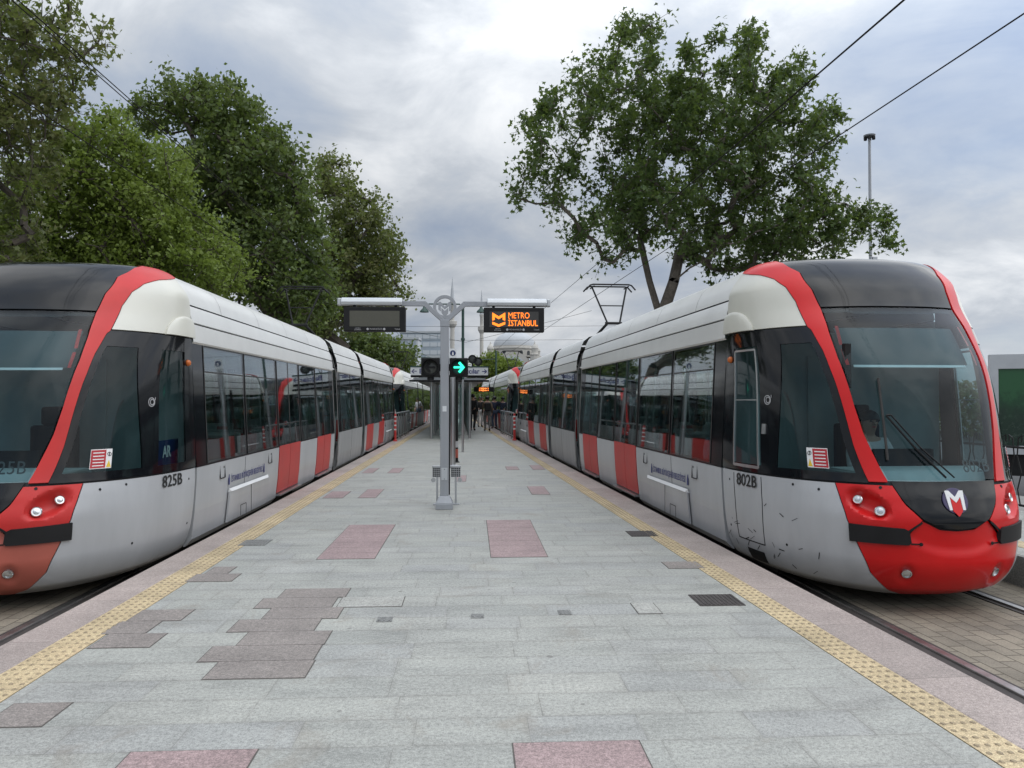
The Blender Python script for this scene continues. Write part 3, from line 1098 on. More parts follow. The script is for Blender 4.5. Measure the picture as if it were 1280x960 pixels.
def make_tram(name, number, label, red_low, red_pillar, interior_seed):
    rnd = random.Random(interior_seed)
    T = empty(name, (0, 0, 0), 0, label, 'tram', 'low floor trams at the platform')
    low = lambda q, v: .345 - v - G
    # --- nose and cab skins
    cab('windscreen', [[lambda q, v: QI(v) - A(q) - G, lambda q, v: v - .357, lambda q, v: .836 - v]], M['wshield'], T, off=.004, rim=.01)
    cab('roof_visor', [[lambda q, v: QI(v) - A(q) - G, lambda q, v: v - .841, lambda q, v: .9995 - v]], M['black'], T, off=.004)
    cab('windscreen_surround', [[lambda q, v: A(q) - QI(v) - G, lambda q, v: QO(v) - A(q), lambda q, v: v - .35, lambda q, v: .9995 - v]], red_pillar, T, off=.013, rim=.022)
    mask = cab('nose_mask', [[lambda q, v: v - MK(A(q)) - G, lambda q, v: .354 - v]], M['black'], T, off=.003)
    p, n = spoint(0, .298, .004)
    make_emblem(mask, Matrix.Translation(p) @ Matrix.Rotation(math.atan2(n.z, -n.y) * -1, 4, 'X'), .115, M['navy'])

    def dent(q, v):
        u, w = (A(q) - .305), (v - .280)
        d = ((u * .9 + w * .5) / .088) ** 2 + ((w - u * .40) / .050) ** 2
        return -.09 * np.maximum(1 - d, 0) ** .85

    def fdent(q, v):
        d = ((A(q) - .182) / .036) ** 2 + ((v - .083) / .030) ** 2
        c = .135 + 1.14 * q * q                        # the smile crease across the bumper
        return -.035 * np.maximum(1 - d, 0) - .020 * np.clip((v - c) / .018, 0, 1) * np.clip((.2 - A(q)) / .03, 0, 1)
    for s in SIDES:
        hp = cab('headlight_panel', [[lambda q, v, s=s: q * s - .001, lambda q, v: v - BB(A(q)) - G, lambda q, v: MK(A(q)) - v - G, lambda q, v: QG(v) - A(q) - G * .6, low]], M['red'] if number != '825B' else M['redpink'], T, dent=dent)
        for (q, v, r) in ((.345, .297, .042), (.267, .262, .046)):
            p, n = spoint(q * s, v, -.052)
            rot = n.to_track_quat('Z', 'Y').to_matrix().to_4x4()
            h = MB().lathe([(r, -.02), (r, .028), (r * .86, .034), (r * .80, .026)], 24).build('headlight', M['chrome'], hp, smooth=True, mtx=Matrix.Translation(p) @ rot)
            MB().lathe([(r * .8, .02), (r * .6, .026), (0, .029)], 20).build('headlight_lens', M['lens'], hp, smooth=True, mtx=Matrix.Translation(p) @ rot)
        for q, v in ((.245, .335),):
            p, n = spoint(q * s, v, .001)
            MB().lathe([(.014, 0), (.014, .003), (0, .003)], 12).build('bolt_cap', M['blackmatt'], hp, mtx=Matrix.Translation(p) @ n.to_track_quat('Z', 'Y').to_matrix().to_4x4())
    bp = cab('bumper', [[lambda q, v: BB(A(q)) - v - G, lambda q, v: MK(A(q)) - v - G, lambda q, v: QG(v) - A(q) - G * .6]], red_low, T, dent=fdent)
    for s in SIDES:
        p, n = spoint(.178 * s, .084, -.026)
        rot = n.to_track_quat('Z', 'Y').to_matrix().to_4x4()
        MB().lathe([(.042, -.02), (.042, .018), (.034, .022), (.033, .014), (0, .022)], 24).build('fog_lamp', M['lens'], bp, smooth=True, mtx=Matrix.Translation(p) @ rot)
        cab('bumper_strip', [quad([(.163, .170), (.172, .163), (.40, .163), (.40, .212), (.185, .207), (.168, .200)], s)], M['blackmatt'], T, off=.022, rim=.04)
        cab('bumper_slit', [bar(.163, .166, .127, .166, .012, s)], M['blackmatt'], T, off=.004, rim=.004)
        cab('bumper_slit', [bar(.12, .226, .168, .199, .018, s)], M['blackmatt'], T, off=.004, rim=.004)
        p, n = spoint(.127 * s, .166, .003)
        MB().lathe([(.016, 0), (.016, .003), (0, .003)], 12).build('bolt_cap', M['blackmatt'], bp, mtx=Matrix.Translation(p) @ n.to_track_quat('Z', 'Y').to_matrix().to_4x4())
        # grey flank, black cab side, white fairing
        sg = lambda q, v, s=s: q * s - .001
        fl = cab('cab_flank', [[sg, lambda q, v: A(q) - QG(v) - G * .6, low, lambda q, v: .996 - A(q)]], M['grey'], T)
        if number == '802B':
            cab('cab_door_outline', [bar(.925, .335, .928, .10, .012, s), bar(.758, .335, .775, .10, .010, s), bar(.928, .10, .775, .10, .012, s)], M['blackmatt'], fl, off=.002, rim=.002)
        if number == '802B':
            cab('footstep', [quad([(.79, .035), (.90, .035), (.90, .075), (.79, .075)], s)], M['blackmatt'], fl, off=.003, rim=.003)
        fr = [[sg, lambda q, v: A(q) - QO(v) - .002, lambda q, v: QO(v) + .035 - A(q), lambda q, v: v - .347, lambda q, v: .788 - v],
              [sg, lambda q, v: A(q) - QO(v) - .035, lambda q, v: .996 - A(q), lambda q, v: v - .347, lambda q, v: .372 - v],
              [sg, lambda q, v: A(q) - QO(v) - .035, lambda q, v: .996 - A(q), lambda q, v: v - .735, lambda q, v: .788 - v],
              [sg, lambda q, v: A(q) - QP(v), lambda q, v: .75 - A(q), lambda q, v: v - .372, lambda q, v: .735 - v],
              [sg, lambda q, v: A(q) - .93, lambda q, v: .996 - A(q), lambda q, v: v - .372, lambda q, v: .735 - v]]
        sf = cab('cab_side_frame', fr, M['black'], T, off=.003)
        cab('cab_window', [[sg, lambda q, v: A(q) - QO(v) - .034, lambda q, v: QP(v) + .002 - A(q), lambda q, v: v - .370, lambda q, v: .737 - v]], M['cabglass'], T, off=-.004, rim=0)
        dg = cab('cab_door_window', [[sg, lambda q, v: A(q) - .748, lambda q, v: .932 - A(q), lambda q, v: v - .370, lambda q, v: .737 - v]], M['cabglass'], T, off=-.004, rim=0)
        if number == '802B':
            cab('door_window_frame', [bar(.765, .362, .765, .722, .022, s), bar(.92, .362, .92, .722, .026, s), bar(.765, .722, .92, .722, .022, s), bar(.765, .364, .92, .364, .03, s), bar(.765, .545, .92, .545, .012, s)], M['steel'], dg, off=.008, rim=.012)
        if number == '802B':
            p, n = spoint(.725 * s, .47, .004)
            MB().box(-.03, .03, -.05, .05, 0, .012).build('door_lock', M['steel'], sf, mtx=Matrix.Translation(p) @ n.to_track_quat('Z', 'Y').to_matrix().to_4x4())
        p, n = spoint(.955 * s, .69, .004)
        MB().lathe([(.036, 0), (.036, .012), (.025, .03), (0, .036)], 16).build('side_indicator', M['orange'], sf, smooth=True, mtx=Matrix.Translation(p) @ n.to_track_quat('Z', 'Y').to_matrix().to_4x4())
        fa = cab('roof_fairing', [[sg, lambda q, v: A(q) - QO(v) - .004, lambda q, v: .997 - A(q), lambda q, v: v - .792, lambda q, v: .99 - v]], M['cream'], T, off=.004, rim=.02)

        def bulge(q, v):
            d = ((A(q) - .93) / .17) ** 2 + ((v - .792) / .058) ** 2
            return .028 * np.sqrt(np.maximum(1 - d, 0))
        lf = cab('fairing_lip', [[sg, lambda q, v: 1 - ((A(q) - .93) / .17) ** 2 - ((v - .792) / .058) ** 2, lambda q, v: v - .790, lambda q, v: .997 - A(q)]], M['cream'], fa, off=.024, dent=bulge, rim=.03)
        for q, v in ((.49, .318), (.60, .325), (.955, .305), (.97, .13), (.66, .12)):
            p, n = spoint(q * s, v, .001)
            MB().lathe([(.013, 0), (.013, .002), (0, .003)], 10).build('bolt_cap', M['blackmatt'], fl, mtx=Matrix.Translation(p) @ n.to_track_quat('Z', 'Y').to_matrix().to_4x4())
        # warning sticker: red lettering panel beside two pictogram squares
        def sticker(q0, q1, v0, v1, mt, nm, off):
            return cab(nm, [quad([(q0, v0), (q1, v0), (q1, v1), (q0, v1)], s)], mt, sf, off=off, rim=.001)
        sticker(.430, .520, .380, .430, M['txtwhite'], 'warning_sticker', .006)
        sticker(.432, .494, .382, .428, M['stickerred'], 'warning_panel', .0075)
        for k in range(5):
            sticker(.440, .486, .387 + k * .0082, .3895 + k * .0082, M['txtwhite'], 'warning_text', .009)
        cab('warning_pictogram', [quad([(.498, .383), (.518, .383), (.508, .402)], s)], M['yellowtri'], sf, off=.0075, rim=.001)
        p, n = spoint(.508 * s, .417, .0075)
        rt = Matrix.Translation(p) @ n.to_track_quat('Z', 'Y').to_matrix().to_4x4()
        ring = MB().lathe([(.016, 0), (.020, 0), (.020, .002), (.016, .002), (.016, 0)], 20)
        ring.box(-.003, .003, -.017, .017, 0, .002)
        ring.build('warning_pictogram', M['blackmatt'], sf, mtx=rt)
        # maker's ring mark with its small word beneath, on the black pillar
        p, n = spoint(.705 * s, .545, .006)
        side = Vector((0, 0, 1)).cross(n).normalized()
        rt = Matrix.Translation(p) @ Matrix((side, Vector((0, 0, 1)), side.cross(Vector((0, 0, 1))))).transposed().to_4x4()
        mk = MB()
        for r0, r1, dx in ((.040, .048, 0), (.024, .032, .012)):
            mk.lathe([(r0, 0), (r1, 0), (r1, .002), (r0, .002), (r0, 0)], 28, 0, Matrix.Translation((dx * 0.6, 0, 0)))
        mk.box(.05, .056, .02, .05, 0, .002)
        mk.build('maker_mark', M['txtgrey'], sf, mtx=rt)
        text('maker_mark', 'ALSTOM', .036, rt @ Matrix.Translation((0, -.085, 0)), M['txtgrey'], sf)
        # fleet number under the door window
        p, n = spoint(.845 * s, .312, .005)
        side = Vector((0, 0, 1)).cross(n).normalized()
        rt = Matrix.Translation(p) @ Matrix((side, Vector((0, 0, 1)), side.cross(Vector((0, 0, 1))))).transposed().to_4x4()
        text('fleet_number', number, .175, rt, M['txtblack'], fl, bold=.002, width=.40)
    # scuffs on the flank
    rs = random.Random(5)
    sc = []
    for k in range(26):
        q = rs.uniform(.50, .76) if k < 12 else rs.uniform(.80, .985)
        v = rs.uniform(.06, .25) if k < 12 else rs.uniform(.03, .16)
        sc.append(bar(q, v, q + rs.uniform(-.03, .03), v + rs.uniform(-.02, .012), rs.uniform(.004, .011), -1))
    if number == '802B':
        cab('scuff_mark', sc, M['blackmatt'], T, off=.0025, rim=0)
    # dark lining behind every seam and pillar
    cab('cab_lining', [[lambda q, v: .356 - v], [lambda q, v: v - .83, lambda q, v: .9995 - v], [lambda q, v: A(q) - QI(v) - .008, lambda q, v: QO(v) + .03 - A(q), lambda q, v: v - .35, lambda q, v: .84 - v],
                       [lambda q, v: A(q) - .935, lambda q, v: v - .35, lambda q, v: .84 - v], [lambda q, v: A(q) - QO(v), lambda q, v: v - .745, lambda q, v: .84 - v], [lambda q, v: A(q) - QP(v) - .004, lambda q, v: .745 - A(q), lambda q, v: v - .35, lambda q, v: .75 - v]], M['lining'], T, off=-.022, rim=0, dent=lambda q, v: dent(q, v) + fdent(q, v) - .004)
    # wiper: vertical blade on a pair of arms
    wp = [spoint(-.192, .598, .04)[0], spoint(-.197, .50, .04)[0], spoint(-.20, .405, .04)[0]]
    arm = [spoint(-.186, .506, .055)[0], spoint(-.10, .435, .06)[0], spoint(-.012, .360, .05)[0]]
    arm2 = [spoint(-.168, .507, .055)[0], spoint(-.08, .435, .06)[0], spoint(.008, .360, .05)[0]]
    w = MB().tube(arm, .009, 6).tube(arm2, .007, 6)
    w.tube([arm[0], arm2[0]], .010, 6)
    w = w.build('wiper', M['blackmatt'], T, smooth=True)
    MB().tube(wp, .012, 6).build('wiper_blade', M['rubber'], w, smooth=True)
    # --- cab interior
    cabin = MB().box(-1.22, 1.22, 2.03, 2.09, .35, 2.62).box(-.36, .36, 2.0, 2.03, .4, 2.35)
    cabin.build('cab_bulkhead', M['inside'], T)
    MB().box(-.98, .98, .95, 2.03, .42, .48).build('cab_floor', M['floorin'], T)
    da = MB()
    prof = [(.42, .55), (.36, 1.08), (.52, 1.22), (.80, 1.24), (.98, 1.10), (1.0, .55)]
    for xa, xb in ((-.78, .78),):
        n = len(prof)
        vs = [(x * (1 - .35 * (1 - min((y - .3) / .5, 1))), y, z) for x in (xa, xb) for y, z in prof]
        da.add(vs, [tuple(range(n)), tuple(range(2 * n - 1, n - 1, -1))] + [(i, i + n, (i + 1) % n + n, (i + 1) % n) for i in range(n)])
    da = da.build('dashboard', M['inside'], T, bevel=.03)
    MB().box(-.3, .3, .78, .84, 1.22, 1.40).build('dashboard_screen', M['blackmatt'], da)
    st = MB().box(-.25, .25, 1.18, 1.62, .82, .94).box(-.24, .24, 1.58, 1.70, .9, 1.62).box(-.14, .14, 1.6, 1.68, 1.62, 1.82).box(-.08, .08, 1.3, 1.5, .48, .82)
    st.build('driver_seat', M['blackmatt'], T, bevel=.03)
    cab('sun_blind', [[lambda q, v: .30 - A(q), lambda q, v: v - .665, lambda q, v: .80 - v]], M['blind'], T, off=-.09, rim=0)
    cab('sun_blind_bar', [[lambda q, v: .27 - A(q), lambda q, v: v - .655, lambda q, v: .664 - v]], M['txtwhite'], T, off=-.085, rim=.01)
    for s in SIDES:
        cab('marker_strip', [bar(.293, .79, .303, .725, .03, s), bar(.303, .71, .300, .65, .03, s)], M['red'], T, off=-.012, rim=0)
    mr = MB().box(-.66, -.60, .66, .72, 1.98, 2.40)
    mr.build('cab_mirror', M['blackmatt'], T)
    p, n = spoint(.125, .392, -.012)
    side = Vector((0, 0, 1)).cross(n).normalized()
    text('windscreen_number', number, .17, Matrix.Translation(p) @ Matrix((side, n.cross(side), n)).transposed().to_4x4(), M['txtgreydark'], T, width=.30)
    # --- the same cab turned round at the far end
    for o in [x for x in COL.objects if x.parent == T]:
        if o.name.split('.')[0] in ('windscreen', 'roof_visor', 'windscreen_surround', 'nose_mask', 'headlight_panel', 'bumper', 'bumper_strip', 'cab_flank', 'cab_side_frame', 'cab_window', 'cab_door_window', 'roof_fairing', 'cab_lining', 'cab_bulkhead', 'cab_floor', 'dashboard'):
            c = copy_tree(o, T, ('fleet_number', 'warning_text'))
            c.location = (0, 26.62, 0)
            c.rotation_euler = (0, 0, math.pi)
    # --- body modules: (start, end, list of openings)
    L1, L2 = 2.14, 24.45
    mods = [(2.14, 11.0), (11.62, 15.5), (16.1, 24.45)]
    doors = [(5.92, 7.48), (9.02, 10.55), (16.5, 18.0), (19.5, 21.05)]
    wins = [(2.5, 4.05), (4.15, 5.82), (7.58, 8.92), (11.95, 13.5), (13.6, 15.2), (18.1, 19.4), (21.15, 22.75), (22.85, 24.1)]
    H0, H1 = 1.14, 2.535
    for i, (a, b) in enumerate(mods):
        MB().sweep(PROF_ROOF, [a, b], mis=ROOF_MI).build('roof_shell', [M['white'], M['blackmatt']], T, smooth=True)
        for y in ([3.4, 5.2, 7.0, 8.8] if i == 0 else [12.9, 14.2] if i == 1 else [18.0, 19.8, 21.6, 23.2]):
            MB().sweep([(x * 1.0015, z + .002) for x, z in PROF_ROOF[11:-11]], [y - .004, y + .004]).build('roof_seam', M['greyrubber'], T)
        mine_d = [d for d in doors if a < d[0] < b]
        mine_w = [d for d in wins if a < d[0] < b]
        for s in SIDES:
            # grey lower panels between the doors
            cuts = [a] + [t for d in mine_d for t in d] + [b]
            for k in range(0, len(cuts), 2):
                if cuts[k + 1] - cuts[k] > .05:
                    mb = MB()
                    low_panel(mb, s, cuts[k] + (.012 if k else 0), cuts[k + 1] - .012)
                    mb.build('side_panel', M['grey'] if i != 1 else M['greydirty'], T)
                    for gy in ([] if cuts[k + 1] - cuts[k] < 1.8 else [cuts[k] + (cuts[k + 1] - cuts[k]) * .5]):
                        mb = MB()
                        low_panel(mb, s, gy - .005, gy + .005, .24, 1.10, .002)
                        mb.build('panel_seam', M['blackmatt'], T)
            mb = MB()
            for d in mine_d:
                low_panel(mb, s, d[0] - .010, d[0] + .012, .34, 1.1, -.012)
            # black band behind and between the panes
            op = sorted(mine_w + mine_d)
            fb = MB()
            edges = [a] + [t for w_ in op for t in w_] + [b]
            for k in range(0, len(edges), 2):
                if edges[k + 1] > edges[k] + .004:
                    side_quad(fb, s, edges[k], edges[k + 1], 1.116, 2.552, -.004)
            for (c, d) in op:
                side_quad(fb, s, c, d, 2.50, 2.552, -.0045)
                side_quad(fb, s, c, d, 1.116, 1.165, -.0045)
            fb.build('window_band', M['black'], T)
            for (c, d) in mine_w:
                mb = MB()
                side_quad(mb, s, c + .012, d - .012, H0, H1 - .01, .003, t=.006)
                w_ = mb.build('window', M['glass'], T)
                ring_frame(s, c - .012, d + .012, H0 - .006, H1 + .004, .026, .002).build('window_trim', M['rubber'], w_)
                mb = MB()
                side_quad(mb, s, c + .02, d - .02, 2.22, 2.236, .0045, t=.005)
                mb.build('vent_line', M['rubber'], w_)
            for (c, d) in mine_d:
                m_ = (c + d) / 2
                for (y0, y1) in ((c + .02, m_ - .008), (m_ + .008, d - .02)):
                    mb = MB()
                    low_panel(mb, s, y0, y1, .36, 1.13, .004)
                    dl = mb.build('door_leaf', M['redmatt'], T)
                    mb = MB()
                    side_quad(mb, s, y0 + .01, y1 - .01, 1.135, 2.53, .003, t=.006)
                    mb.build('door_glass', M['glass'], dl)
                    mb = MB()
                    x = s * (HT(1.5) - .06)
                    yy = y1 - .09 if y0 < m_ - .1 and y1 < m_ else y0 + .09
                    mb.tube([(x, yy, .7), (x, yy, 1.95)], .014, 6)
                    mb.build('door_handrail', M['steel'], dl)
                    for yy in (y0, y1):
                        mb = MB()
                        side_quad(mb, s, yy - .014, yy + .014, 1.13, 2.53, .005, t=.012)
                        mb.build('door_seal', M['rubber'], dl)
                MB().box(s * 1.20, s * 1.345, c, d, .315, .345).build('door_sill', M['steel'], T)
            # equipment hatch under the first windows, with its sloping white ledge
            if i in (0, 2):
                y0, y1 = (3.3, 5.2) if i == 0 else (21.6, 23.5)
                h = MB()
                low_panel(h, s, y0, y1, .30, .70, .035)
                h = h.build('equipment_hatch', M['grey'], T)
                MB().add([(s * 1.33, y0, .74), (s * 1.33, y1, .74), (s * 1.352, y1 - .05, .70), (s * 1.352, y0 + .05, .70), (s * 1.31, y0, .69), (s * 1.31, y1, .69)], [(0, 1, 2, 3), (3, 2, 5, 4), (0, 3, 4), (1, 5, 2)]).build('hatch_ledge', M['txtwhite'], h)
                mb = MB()
                for q0, q1, z0, z1 in ((y0 + .45, y0 + .458, .32, .47), (y0 + .70, y0 + .708, .32, .47), (y0 + .45, y0 + .70, .462, .47), ((y0 + y1) / 2 - .004, (y0 + y1) / 2 + .004, .31, .69)):
                    mb.box(s * 1.343, s * 1.3475, q0, q1, z0, z1)
                mb.build('hatch_seam', M['blackmatt'], h)
            if i in (0, 2):
                for yc in ((3.05, 5.35) if i == 0 else (21.4, 23.7)):
                    oh = ring_frame(s, yc - .10, yc + .10, .90, 1.085, .008, -.004)
                    oh.build('flap_outline', M['blackmatt'], T)
                    MB().lathe([(.014, 0), (.014, .003), (0, .004)], 8, 0, Matrix.Translation((s * 1.325, yc + .05, 1.04)) @ Matrix.Rotation(R(90 * s), 4, 'Y')).build('flap_lock', M['blackmatt'], T)
            if i == 0:
                xx = 1.323
                text('side_lettering', 'İSTANBUL BÜYÜKŞEHİR BELEDİYESİ', .115, face_side(s * (xx + .001), 4.16, .85, s), M['txtblue'], T, width=1.50)
                for yy in (3.32, 5.0):
                    mk = MB()
                    pr = [(-.022, -.06), (.022, -.06), (.022, .025), (.012, .03), (0, .075), (-.012, .03), (-.022, .025)]
                    vs = [(s * 1.320, yy + a, .85 + b) for a, b in pr] + [(s * 1.326, yy + a, .85 + b) for a, b in pr]
                    mk.add(vs, [tuple(range(7)), tuple(range(13, 6, -1))] + [(k, (k + 1) % 7, 7 + (k + 1) % 7, 7 + k) for k in range(7)])
                    mk.build('side_crest', M['txtblue'], T)
    # bellows joints
    for (a, b) in ((11.0, 11.62), (15.5, 16.1)):
        mb = MB()
        ys = np.linspace(a - .03, b + .03, 11)
        for k in range(10):
            e = .035 if k % 2 else 0
            pr = [(1.13 - e, .26), (1.20 - e, .4), (1.235 - e, 1.2), (1.18 - e, 2.55), (1.05 - e, 2.98), (.78, 3.22 - e), (0, 3.26 - e)]
            pr = pr + [(-x, z) for x, z in pr[-2::-1]]
            mb.sweep(pr, [ys[k], ys[k + 1]])
        mb.build('bellows', M['rubber'], T)
        mb = MB()
        for y in (a + .02, b - .08):
            pr = [(1.22, .26), (1.285, .4), (1.312, 1.112), (1.245, 2.55), (1.14, 2.93), (.9, 3.2), (0, 3.29)]
            pr = pr + [(-x, z) for x, z in pr[-2::-1]]
            mb.sweep(pr, [y, y + .09])
        mb.build('bellows_frame', M['greyrubber'], T)
    # under-body and floor, ceiling, seats, poles
    MB().box(-.96, .96, 1.5, 24.35, .08, .29).build('underframe', M['blackmatt'], T)
    MB().box(-1.19, 1.19, 2.12, 24.4, .32, .345).build('floor', M['floorin'], T)
    MB().box(-1.2, 1.2, 2.12, 24.4, 2.60, 2.63).build('ceiling', M['ceil'], T)
    ls = MB()
    for x in (-.45, .45):
        ls.box(x - .06, x + .06, 2.4, 24.2, 2.57, 2.598)
    ls.build('ceiling_light_strip', M['txtwhite'], T)
    for (yc, red) in ((3.0, 1), (3.75, 1), (4.6, 1), (5.3, 0), (8.0, 1), (8.6, 1), (12.4, 1), (13.2, 0), (14.2, 1), (15.0, 1), (18.5, 1), (19.2, 1), (21.8, 1), (22.6, 1), (23.5, 0)):
        f = -1 if yc in (3.0, 4.6, 8.0, 12.4, 14.2, 18.5, 21.8) else 1
        for s in SIDES:
            yb = sorted((yc + f * .16, yc + f * .24))
            mb = MB().box(s * .72 - .42, s * .72 + .42, yc - .22, yc + .2, .74, .82).box(s * .72 - .42, s * .72 + .42, yb[0], yb[1], .8, 1.42)
            mb.box(s * .72 - .3, s * .72 + .3, yc - .1, yc + .1, .345, .74)
            sx = mb.build('passenger_seat', M['seatgrey'], T, bevel=.02)
            MB().box(s * .72 - .36, s * .72 + .36, yc - .14, yc + .14, .822, .85).box(s * .72 - .36, s * .72 + .36, min(yc + f * .125, yc + f * .158), max(yc + f * .125, yc + f * .158), .86, 1.36).build('seat_pad', M['seatred'], sx)
    for y in (2.7, 4.15, 5.75, 7.6, 8.9, 10.7, 12.1, 13.6, 15.1, 16.4, 18.1, 19.4, 21.2, 22.9):
        for s in SIDES:
            MB().tube([(s * .52, y, .345), (s * .56, y, 1.5), (s * .50, y, 2.6)], .017, 8).build('grab_pole', M['steel'], T)
    for s in SIDES:
        MB().tube([(s * .5, 2.6, 2.05), (s * .5, 24, 2.05)], .015, 6).build('grab_rail', M['steel'], T)
    # roof equipment and pantograph on the middle module
    MB().box(-.7, .7, 12.0, 13.0, 3.36, 3.44).build('roof_equipment', M['white'], T, bevel=.03)
    MB().box(-.68, .68, 3.4, 7.0, 3.35, 3.40).build('roof_equipment', M['white'], T, bevel=.03)
    pg = MB().box(-.5, .5, 13.5, 14.6, 3.40, 3.46)
    for x in (-.42, .42):
        for y in (13.55, 14.5):
            pg.tube([(x, y, 3.34), (x, y, 3.42)], .05, 8)
    pg = pg.build('pantograph', M['ironblack'], T)
    base, elbow = 14.4, 13.25
    mb = MB()
    mb.tube([(-.38, base, 3.42), (-.16, elbow, 3.82)], .035, 8).tube([(.38, base, 3.42), (.16, elbow, 3.82)], .035, 8)
    mb.tube([(-.22, elbow, 3.82), (.22, elbow, 3.82)], .035, 8)
    mb.build('lower_arm', M['ironblack'], pg)
    top_z = 4.86
    mb = MB().tube([(-.16, elbow, 3.82), (-.46, 13.75, top_z - .06)], .024, 8).tube([(.16, elbow, 3.82), (.46, 13.75, top_z - .06)], .024, 8)
    mb.tube([(-.30, 13.5, 4.3), (.30, 13.5, 4.3)], .015, 6)
    mb.build('upper_arm', M['ironblack'], pg)
    mb = MB()
    for y in (13.55, 13.95):
        mb.tube([(-.66, y, top_z - .14), (-.55, y, top_z - .02), (-.48, y, top_z), (.48, y, top_z), (.55, y, top_z - .02), (.66, y, top_z - .14)], .022, 6)
    for x in (-.46, .46):
        mb.tube([(x, 13.5, top_z - .05), (x, 14.0, top_z - .05)], .018, 6)
    mb.build('collector_head', M['ironblack'], pg)
    return T


tramR = make_tram('tram', '802B', 'white and grey tram with bright red nose, numbered 802B, right of the platform', M['red'], M['red'], 1)
tramR.location = rf(4.495, 6.3, RAILZ)
tramR.rotation_euler = (0, 0, ROT)
tramR.scale = (1, 1, 1.012)
tramL = make_tram('tram', '825B', 'white and grey tram with faded red bumper, numbered 825B, left of the platform', M['redfade'], M['redpink'], 2)
tramL.location = (-4.475, 6.88, RAILZ)
SKIP = ('fleet_number', 'windscreen_number', 'scuff_mark', 'dashboard', 'driver_seat', 'warning_text')
t = copy_tree(tramR, skip=SKIP)
t['label'] = 'second tram coupled right behind tram 802B, only its white side and red band show'
t.location = rf(4.495, 6.3 + 27.9, RAILZ)
t = copy_tree(tramL, skip=SKIP)
t['label'] = 'second tram coupled right behind tram 825B, its red band beside the platform railing'
t.location = (-4.475, 6.88 + 27.6, RAILZ)


